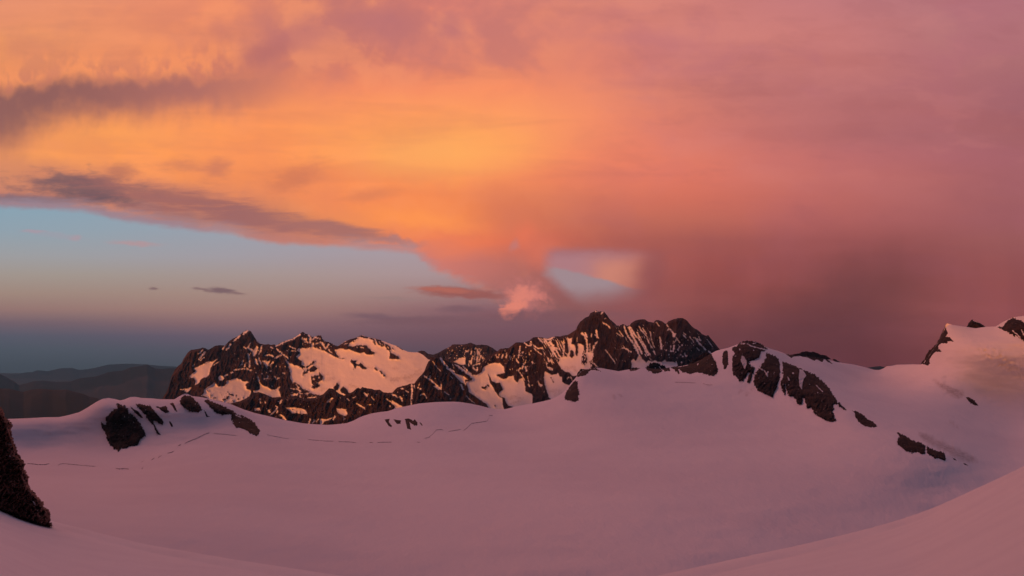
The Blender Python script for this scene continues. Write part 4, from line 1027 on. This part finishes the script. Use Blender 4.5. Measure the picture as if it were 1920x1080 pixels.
# ---------------- the dark spur and the big pyramid with its twin neighbour
E_CREST = [(330,800),(380,768),(405,758),(430,757),(450,752),(465,745),(475,737),(485,735),(497,739),(510,745),(528,745),(540,744),(550,742.5),(562,745),(576,747),(590,746),(597,742.5),(606,739),(612,733),(617,728),(625,729),(632,735),(638,739),(645,741.5),(655,738),(662,734),(668,728.5),(672,727),(676,729),(679,725.5),(688,728),(697,729),(702,731),(706,731),(712,730.5),(719,735.5),(728,736.5),(736,736),(740,731),(744,727),(755,723.5),(763,722),(768,719.5),(777,719),(781,713),(785,708),(790,703),(795,697),(799,687),(803,678),(808,674),(811,671.5),(815,667.5),(820,667),(825,668),(832,673),(840,678),(848,681),(856,684),(864,685.5),(872,686.5),(880,687),(888,687.5),(896,686.5),(901,684),(906,678),(912,672),(920,668),(928,661),(933,658.6),(937.5,654),(946,653),(954,652.4),(960.4,647.7),(966.7,642),(977,642),(982,642.5),(987,640.5),(992,639),(999.6,632.5),(1008,632),(1016,632.5),(1024.6,634.8),(1033,632.5),(1043,630.4),(1050,631),(1057,629),(1064,628),(1068,626),(1072.5,623),(1080,618),(1083,610.6),(1088,603),(1092,600),(1097.5,595.5),(1104,593),(1107,587),(1113,584.6),(1118,581.6),(1122,584),(1126.7,584),(1133,584.6),(1139,592),(1143,598),(1150.6,604.4),(1156.7,610.6),(1163,610),(1168,607.5),(1171,608.8),(1176,611),(1180.6,610),(1184,605.4),(1191,601),(1199.4,599),(1208.8,598.6),(1215,602.8),(1225.4,605),(1228,602),(1230.6,599.6),(1235,600.5),(1240,602),(1249.4,606.5),(1253.5,602),(1263,598.6),(1273,596),(1280.6,596.5),(1288,600.7),(1294,608.5),(1300.4,614.8),(1308.8,619),(1317,626.8),(1325.4,630),(1327.5,627.5),(1332.7,634.6),(1340,643),(1346,651),(1352,657),(1370,680),(1400,720)]
E_OPS = [
 # dark band in front of the snowy massif
 ('s', [(480,768),(486,767)], 2.6), ('s', [(487,748),(488,755)], 1.3), ('s', [(496,752),(498,756)], 1.1), ('s', [(504,770),(506,773)], 1.8), ('s', [(500,766)], 1.0),
 ('s', [(508,777),(515,771),(520,763),(517,762)], 1.4), ('s', [(520,770),(519,774)], 1.2), ('s', [(525,756),(528,750)], 1.4), ('s', [(525,778),(531,782),(535,787)], 2.2), ('s', [(522,753)], 0.8),
 ('S', [(535,764.5),(543,763.5),(552,764),(565,766),(573,768.5),(576,776),(565,776),(556,774),(548,775),(543,770)]), ('r', [(548,768)], 1.0), ('r', [(556,774),(556,771)], 0.6), ('r', [(563,775),(563,771)], 0.6),
 ('s', [(614,753),(623,747)], 1.4), ('s', [(617,750),(619,754)], 0.8), ('S', [(631,766),(642,766.5),(650,768),(645,771),(652,777),(648,780),(640,778),(633,774)]), ('s', [(646,785)], 1.3),
 ('s', [(578,796),(581,786)], 1.2), ('s', [(586,793),(590,788)], 1.4), ('s', [(593,791),(597,786)], 1.0), ('S', [(600,785),(612,786),(625,782),(619,787),(608,790),(604,797),(600,797)]), ('s', [(625,786),(628,781)], 1.6),
 ('s', [(683,737),(688,742)], 1.8), ('s', [(690,739)], 0.9), ('s', [(669,757),(676,761),(683,765)], 1.8), ('s', [(688,759),(695,759)], 1.0), ('s', [(696,744),(701,750)], 1.2), ('s', [(736,740),(745,744.5)], 1.6),
 ('s', [(750,744),(754,751)], 1.9), ('s', [(724,748),(735,755)], 1.2), ('S', [(735,750),(745,757),(756,763),(745,768),(736,770),(741,762),(734,756)]), ('s', [(706,740)], 1.2),
 ('s', [(772,722),(773,735),(771,748)], 1.6), ('s', [(771,752),(771,760)], 1.4), ('s', [(776,722),(778,728)], 1.0), ('s', [(752,728),(757,730)], 1.0), ('s', [(761,732),(765,735)], 1.3),
 ('s', [(784,727)], 1.8), ('s', [(788.5,729)], 1.6), ('s', [(731,762)], 1.8), ('s', [(787,718),(785,723)], 0.8), ('s', [(789,741),(794,737),(800,746)], 1.0), ('s', [(662,746),(666,744)], 0.8), ('s', [(650,748),(655,751)], 1.0),
 ('s', [(645,795),(642,770)], 0.1), ('S', [(640,766),(648,768),(652,777),(644,780),(641,775)]), 
 ('s', [(795,705),(805,711),(816,720),(825,728)], 1.5), ('S', [(816,722),(826,727),(829,731),(822,731),(812,724)]), ('s', [(827,720),(827,730)], 1.2), ('s', [(806,707),(807,704)], 1.0),
 ('s', [(811,678),(818,687),(826,696)], 0.8), ('s', [(826,671),(833,682),(841,692),(851,697)], 2.3), ('S', [(851,700),(862,703),(870,706),(878,712),(871,712),(874,722),(864,716),(857,709),(852,703)]), ('s', [(845,694),(853,702)], 1.8),
 ('s', [(852,679),(860,688),(870,695),(880,702),(886,707)], 2.6), ('s', [(868,686),(875,694),(884,702)], 1.5), ('s', [(887,690),(894,695),(895,690)], 1.8), ('s', [(848,683),(851,690)], 0.9), ('s', [(864,721),(868,730)], 1.6), ('s', [(845,705),(848,709)], 0.9), ('s', [(833,735),(842,740)], 1.0), ('s', [(845,748)], 1.3), ('s', [(874,742),(882,750),(890,756)], 0.9), ('s', [(816,710)], 0.8),
 # cirque glacier
 ('S', [(874,716),(885,713),(886,703),(895,703),(903,698),(905,692),(908,687),(916,683),(925,680.5),(933,680.5),(940,683),(945,688),(946,699),(938,701),(930,703),(936,707),(943,711),(950,709),(955,706),(963,704),(964,712),(970,717),(974,711),(980,708),(983,716),(985,725),(985,733),(990,736),(997,739),(999,746),(996,762),(985,775),(940,780),(918,768),(912,758),(900,750),(890,742),(880,736),(877,725)]),
 ('R', [(915,701),(919,707),(922,714),(930,718),(937,718),(941,725),(943,730),(938,735),(935,740),(940,744),(946,746),(949,754),(953,760),(962,763),(957,772),(947,772),(942,757),(942,747),(935,743),(929,735),(925,727),(920,720)]),
 ('r', [(904,726),(908,728),(911,725)], 1.8), ('r', [(914,722),(916,724)], 1.3), ('r', [(910,730)], 1.0), ('r', [(928,760),(929,762)], 0.8),
 ('s', [(932,697),(938,701)], 1.0),
 ('s', [(930,666),(932,671)], 1.3), ('s', [(936,665),(935,671)], 1.3), ('s', [(943,665),(941,671)], 1.3), ('s', [(950,662),(949,671)], 1.4), ('s', [(956,668),(957,674)], 1.0), ('s', [(964,667),(963,671)], 1.0),
 ('s', [(975,650),(974,659),(972,671)], 1.2), ('s', [(980,661)], 2.0), ('s', [(968,673),(972,680)], 1.6), ('s', [(986,651)], 1.3), ('s', [(993,665)], 1.5), ('s', [(996,658)], 1.2), ('s', [(978,667)], 0.9),
 ('s', [(984,643),(990,648),(994,648),(995,641)], 1.6), ('s', [(997,642),(996,648)], 0.8), ('s', [(1001,648),(1008,653),(1016,653)], 1.8), ('s', [(1001,653),(1010,661),(1016,665)], 1.2), ('s', [(1009,634),(1018,643)], 1.3), ('s', [(1014,634),(1020,640)], 0.9),
 ('s', [(1020,635.5),(1030,636.5),(1038,632)], 1.7), ('s', [(1023,638),(1030,648),(1037,660),(1040,664)], 2.4), ('s', [(1031,642),(1036,648),(1040,654)], 2.8), ('s', [(1041,655),(1047,665),(1052,671)], 1.4), ('s', [(1048,641),(1053,651),(1057,660)], 1.0), ('s', [(1052,641),(1058,653)], 0.9), ('s', [(1057,639),(1058,655),(1056,668)], 1.2), ('s', [(1045,645),(1049,656)], 1.0), ('s', [(1037,660),(1045,672)], 1.3),
 ('S', [(1063,632),(1067,635),(1073,633),(1071,645),(1076,646),(1079,650),(1079,664),(1082,668),(1084,660),(1083,644),(1090,645),(1094,648),(1095,655),(1091,668),(1090,682),(1100,690),(1094,698),(1084,704),(1074,705),(1068,699),(1060,697),(1053,692),(1047,682),(1049,672),(1056,669),(1062,669),(1066,660),(1065,648)]),
 ('R', [(1069,659),(1072,656),(1076,660),(1076,668),(1072,671),(1068,668)]), ('r', [(1081,640),(1082,662)], 1.6), ('s', [(1082,632),(1082,640)], 0.8),
 ('s', [(1091,625),(1096,630),(1100,640),(1101,652),(1102,662)], 2.0), ('s', [(1097,624),(1100,632)], 1.8), ('s', [(1118,620),(1120,632)], 1.8), ('s', [(1116,628),(1122,633)], 1.5), ('s', [(1109,625),(1109,632)], 0.9), ('s', [(1106,645),(1106,662)], 1.0), ('s', [(1120,640),(1114,648),(1110,660)], 1.8),
 ('S', [(1096,662),(1104,660),(1113,662),(1110,675),(1105,679),(1108,686),(1106,693),(1095,691),(1092,680),(1100,679),(1101,672)]), ('R', [(1092,668),(1099,664),(1100,672),(1101,680),(1096,685),(1092,681)]), ('s', [(1096,668)], 0.9),
 ('s', [(1130,604.5),(1138,609),(1144,615)], 1.3), ('s', [(1135,657),(1144,667),(1154,681)], 1.1), ('s', [(1108,679),(1113,681),(1120,688)], 1.1), ('s', [(1116,583.5),(1120,584)], 1.2), ('s', [(1130,585.5),(1127,589)], 1.4), ('s', [(1133,598),(1136,596)], 0.8),
 ('S', [(1021,696),(1028,699),(1034,703),(1043,702),(1046,699),(1049,706),(1054,706),(1054,716),(1060,720),(1068,722),(1064,735),(1050,746),(1034,752),(1028,742),(1024,730),(1022,722),(1020,712)]), ('S', [(1008,713),(1012,719),(1018,722),(1014,726),(1010,722)]), ('s', [(1028,690),(1035,692)], 2.6), ('s', [(1024,679),(1025,686)], 1.2), ('s', [(1028,672),(1030,678)], 1.8), ('s', [(1034,673),(1035,682)], 1.0), ('r', [(1033,708),(1038,717)], 0.7),
 ('s', [(982,682),(979,692)], 1.5), ('s', [(985,688),(987,695)], 1.6), ('s', [(971,695),(976,690)], 1.5), ('s', [(972,696),(978,703),(983,712)], 1.2), ('s', [(989,706),(992,718)], 0.9), ('s', [(991,720),(993,726)], 1.3), ('s', [(998,722)], 1.2), ('s', [(999,681),(998,678)], 1.2), ('s', [(986,676),(984,682)], 1.0),
 ('s', [(1066,708),(1064,710)], 1.5), ('s', [(1070,706),(1073,713)], 0.9),
 # snow ribs of the twin summit
 ('s', [(1170,612),(1175,627),(1186,642),(1193,652),(1199,668),(1203,676)], 1.7), ('s', [(1179,614),(1184,626),(1190,637),(1197,650),(1203,662)], 2.3), ('s', [(1183,614),(1189,627),(1200,638),(1207,651),(1214,666)], 1.5), ('s', [(1188,645),(1196,660)], 2.6), ('s', [(1195,624),(1203,638),(1211,652),(1215,662)], 1.3),
 ('s', [(1198,612),(1204,621),(1212,630),(1216,641),(1222,651)], 1.1), ('s', [(1205,615),(1212,626)], 1.0), ('s', [(1219,622),(1221,636),(1227,651)], 1.0), ('s', [(1204,640),(1212,655),(1217,666)], 1.4), ('s', [(1237,632),(1239,642),(1240,654)], 1.9), ('s', [(1225,658),(1229,664)], 1.4), ('s', [(1220,648),(1221,652)], 1.2),
 ('s', [(1231,605),(1236,611)], 1.2), ('s', [(1243,601),(1250,608),(1254,615),(1252,619)], 1.4), ('s', [(1256,617),(1262,624),(1265,628)], 1.5), ('S', [(1261,624),(1268,625),(1265,633),(1261,632)]), ('s', [(1280,627),(1287,634)], 1.1), ('s', [(1281,623),(1286,628)], 0.7), ('s', [(1268,633),(1274,642)], 1.1), ('s', [(1269,636),(1264,642)], 0.9), ('s', [(1264,648),(1262,658),(1257,658)], 1.7), ('s', [(1258,648),(1257,655)], 0.9), ('s', [(1274,650),(1271,656)], 1.6), ('s', [(1279,647.5)], 1.5), ('s', [(1263,640.5)], 1.4), ('s', [(1284,662),(1286,668)], 1.2), ('s', [(1280,668)], 1.5), ('s', [(1254,665)], 1.5), ('s', [(1267,660)], 1.2), ('s', [(1249,657)], 1.3), ('s', [(1276,665)], 1.2),
 ('s', [(1304,634),(1311,644),(1318,650),(1323,656)], 1.5), ('s', [(1301,633),(1314,638)], 1.2), ('s', [(1310,631),(1313,637)], 0.8), ('s', [(1329,659),(1335,664),(1342,672)], 1.5), ('s', [(1326,637),(1336,650)], 0.8), ('s', [(1306,652),(1311,657)], 0.9), ('s', [(1293,631),(1300,641)], 0.9), ('s', [(1168,652),(1176,655),(1183,660)], 1.4), ('s', [(1161,620),(1168,630)], 1.0), ('s', [(1156,625),(1165,631)], 0.8), ('s', [(1171,620)], 1.2),
 ('S', [(1184,676),(1188,673),(1192,677),(1196,667),(1199,668),(1206,675),(1212,680),(1216,676),(1222,678),(1228,675),(1232,678),(1240,679),(1247,674),(1250,678),(1262,679),(1266,680),(1268,676),(1271,686),(1271,698),(1184,700)]), ('s', [(1278,679)], 1.4), ('s', [(1218,672),(1221,676)], 0.9),
]
E_ICE = [('s', [(955,747),(965,743),(980,748)], 2.6), ('s', [(958,757),(975,752)], 2.4), ('s', [(892,732),(895,735)], 2.5), ('s', [(1030,734),(1050,732)], 2.2), ('s', [(1060,690),(1075,689),(1080,695)], 2.5), ('s', [(953,717),(958,710)], 0.9), ('s', [(1040,740),(1052,735)], 1.6)]
def e_dist(px):
    return np.interp(px, [330, 600, 760, 820, 870, 930, 1000, 1120, 1240, 1400], [7900, 7950, 8000, 8150, 8500, 8700, 8700, 8600, 8400, 7900])
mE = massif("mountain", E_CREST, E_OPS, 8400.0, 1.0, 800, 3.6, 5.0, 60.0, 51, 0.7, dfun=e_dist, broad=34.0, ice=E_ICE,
   flecks=chain(
     streaks(905, 1000, 655, 700, -0.12, 0.40, 1.8, 6.0, 350, 9.0),
     streaks(960, 1050, 655, 735, -0.1, 0.44, 2.2, 6.0, 355, 9.0),
     streaks(1020, 1062, 634, 682, 0.5, 0.24, 1.9, 12.0, 360, 9.0),
     streaks(1155, 1225, 610, 676, 0.55, 0.34, 1.8, 14.0, 365, 9.0),
     streaks(1235, 1290, 636, 674, 0.1, 0.40, 2.4, 5.0, 370, 9.0),
     streaks(1290, 1345, 618, 680, 0.85, 0.42, 1.8, 10.0, 375, 9.0),
     streaks(480, 700, 742, 796, 0.3, 0.50, 2.8, 4.0, 380, 8.0),
     streaks(735, 880, 690, 750, 0.8, 0.52, 2.4, 6.0, 385, 8.0),
     streaks(1090, 1112, 660, 692, 0.1, 0.20, 2.6, 4.0, 390, 8.0)))
tag(mE, "dark rocky range with a steep pyramid summit and a twin-topped neighbour", kind="structure")

# the little rock tooth standing behind the right-hand snow ridge
TOOTH = [(1808,622),(1812,613),(1816,606),(1820,600.5),(1823,599.4),(1827,602),(1834.6,604),(1842,608.5),(1848,612.7),(1852,622)]
tooth = rock_mesh("rock_tooth", TOOTH, MAT_ROCK, 26.0, 0.7, 0.5, 640, Dfun=lambda a, b: 5200.0 + 0 * a, backthick=60.0,
   ops=[('s', [(1825,601),(1838,605.5)], 0.7)])
tag(tooth, "small pointed brown rock peeping over the right-hand snow ridge", "rock")

# ---------------- blue hills to the horizon
def ridge(pts, D, label, drop, seed, rough=0.5, rock=0.0):
    c = np.array(pts, float)
    px = np.arange(c[0, 0], c[-1, 0], 2.0)
    cy = np.interp(px, c[:, 0], c[:, 1]) + rough * fbm(px / 6.0, px * 0 + seed, 4, seed)
    top = place(px, cy, np.full(len(px), float(D)))
    m = D / F                                            # metres per picture column
    run = np.r_[-np.geomspace(6000, 60, 26), 0, np.geomspace(100, 7000, 12)]
    rows = []
    for a in run:
        r = top.copy()
        X = px * m
        k = min(1.0, abs(a) / 900.0)
        n = fbm(X / 2600.0 + 0.35 * a / 2600.0, X * 0 + a / 2300.0, 5, seed + 5, 0.5, True)
        r[:, 1] = D + a
        r[:, 0] *= (D + a) / D
        r[:, 2] = top[:, 2] - drop * (1 - math.exp(-abs(a) / 2600.0)) * (1 - 0.25 * k) + (n - 0.6) * drop * 0.22 * k
        if a < 0:                                       # keep the skyline the skyline
            lim = top[:, 2] * (D + a) / D - 6.0
            r[:, 2] = np.minimum(r[:, 2], lim)
        rows.append(r)
    V = np.stack(rows)
    o = mesh_obj("hills", V.reshape(-1, 3), grid_quads(*V.shape[:2])[:, ::-1], MAT_HILL)
    tag(o, label, kind="structure")
    return o
H1 = [(-700,700),(-400,712),(-200,740),(-80,722),(0,728),(18,728.7),(30,732),(44,735),(58,730.5),(80,728.7),(99,731),(124,730.5),(142,735),(156,738.4),(168,743.7),(181,746),(195,751),(260,775),(400,800)]
H2 = [(-700,690),(-400,705),(-150,692),(-60,700),(0,701),(11,706.6),(27,715),(35,722),(48,719),(62,715),(80,713.6),(106,716),(133,715),(150.5,709),(177,706.6),(204,697.5),(230,695),(244,689),(262,686.5),(276,683.5),(290,690.6),(301,692),(319,690.6),(350,691),(420,705),(520,730),(700,780)]
H3 = [(-700,700),(-300,692),(-60,698),(9,705),(35,702),(46,698.6),(60,697.7),(71,694),(88.5,696),(113,690.6),(135,690),(150,694),(168,691.5),(186,688),(204,683.5),(240,682),(272,683),(300,686),(400,690),(700,700)]
H4 = [(1480,705),(1560,694),(1600,691),(1625,690),(1640,687.5),(1650,686.5),(1660,688.5),(1690,690),(1760,694),(1900,705)]
ridge(H1, 21000.0, "nearest dark hill range with a flat rounded top", 1500.0, 401, 0.5)
ridge(H2, 44000.0, "blue-grey hill range beyond the dark one", 1700.0, 411, 0.5)
ridge(H3, 98000.0, "faintest blue hills on the horizon", 1500.0, 421, 0.8)
ridge(H4, 30000.0, "faint hill top seen through the dip in the right-hand snow ridge", 900.0, 431, 0.4)

# ---------------- valley floor under everything, out to the horizon
gx = np.linspace(-110000, 110000, 40); gy = np.linspace(-12000, 112000, 40)
GX, GY = np.meshgrid(gx, gy)
GZ = -2900 + 60 * fbm(GX / 9000.0, GY / 9000.0, 3, 500)
ground = mesh_obj("ground", np.stack([GX, GY, GZ], -1).reshape(-1, 3), grid_quads(40, 40)[:, ::-1], MAT_HILL)
tag(ground, "dim valley floor far below the glacier", kind="structure")

# ---------------- unseen flank added left of the picture, raised to keep skylight off the basin
fy = np.linspace(-900, 4300, 120)
fr = np.interp(fy, [-900, 300, 1200, 1800, 2400, 3000, 3500, 4300], [300, 1000, 1350, 1250, 850, 560, 200, -200]) + 60 * fbm(fy / 420.0, fy * 0, 4, 700)
fx0 = -0.50 * np.maximum(fy, 0) - 420
rows = []
for off, k in ((1700, -2300), (1250, -1400), (800, -560), (620, -260), (520, -80), (430, 0), (350, -150), (260, -400), (140, -700), (0, -960), (-120, -1450)):
    rows.append(np.stack([fx0 - off + 60 * fbm(fy / 260.0, fy * 0 + off, 4, 710), fy, fr + k + 50 * fbm(fy / 200.0, fy * 0 + off, 4, 720) * (k != 0)], -1))
FV = np.stack(rows)
flank = mesh_obj("mountain", FV.reshape(-1, 3), grid_quads(*FV.shape[:2]), MAT_MASSIF,
                 {'snow': np.clip(0.36 + fbm(FV[..., 0] / 260.0, FV[..., 1] / 260.0, 4, 730), 0, 1), 'ice': np.zeros(FV.shape[:2])})
tag(flank, "added rocky flank outside the picture that blocks skylight from the left basin", kind="structure")

# ---------------- unseen ridge added behind the viewer to hold the last sun off the basin
bx = np.linspace(-9000, 3200, 160)
prof = np.interp(bx, [-9000, -6500, -5000, -3000, -1200, 300, 1000, 3200], [-900, 200, 620, 760, 830, 780, 250, -700]) + 60 * fbm(bx / 500.0, bx * 0, 4, 600)
rows = []
for yy, k in ((-4200, -2400), (-2900, -1500), (-2100, -720), (-1550, -280), (-1250, -80), (-1050, 0), (-980, -60), (-850, -220), (-620, -400), (-380, -560), (-200, -800)):
    rows.append(np.stack([bx, yy + 60 * fbm(bx / 300.0, bx * 0 + yy, 3, 610), prof + k + 40 * fbm(bx / 260.0, bx * 0 + yy, 4, 620) * (k != 0)], -1))
BV = np.stack(rows)
back = mesh_obj("mountain", BV.reshape(-1, 3), grid_quads(*BV.shape[:2])[:, ::-1], MAT_MASSIF,
                {'snow': np.clip(0.5 + fbm(BV[..., 0] / 300.0, BV[..., 1] / 300.0, 4, 630), 0, 1), 'ice': np.zeros(BV.shape[:2])})
tag(back, "added ridge, unseen behind the viewpoint, that shades the basin", kind="structure")

# ---------------- air
HAZE_DENSITY = 1.4e-5
bm_v = np.array([(x, y, z) for x in (-125000, 125000) for y in (-13000, 125000) for z in (-3300, 1350)], float)
hz = mesh_obj("haze", bm_v, [(0, 1, 3, 2), (4, 6, 7, 5), (0, 4, 5, 1), (2, 3, 7, 6), (0, 2, 6, 4), (1, 5, 7, 3)], bpy.data.materials.new("air"), smooth=False)
am = hz.data.materials[0]; am.use_nodes = True
at_ = am.node_tree
for n in list(at_.nodes): at_.nodes.remove(n)
pv = at_.nodes.new('ShaderNodeVolumePrincipled')
pv.inputs['Color'].default_value = (0.11, 0.37, 0.62, 1)
pv.inputs['Density'].default_value = HAZE_DENSITY
pv.inputs['Anisotropy'].default_value = 0.6
mo = at_.nodes.new('ShaderNodeOutputMaterial')
at_.links.new(pv.outputs[0], mo.inputs['Volume'])
am.cycles.homogeneous_volume = True
tag(hz, "thin blue evening haze", kind="stuff")
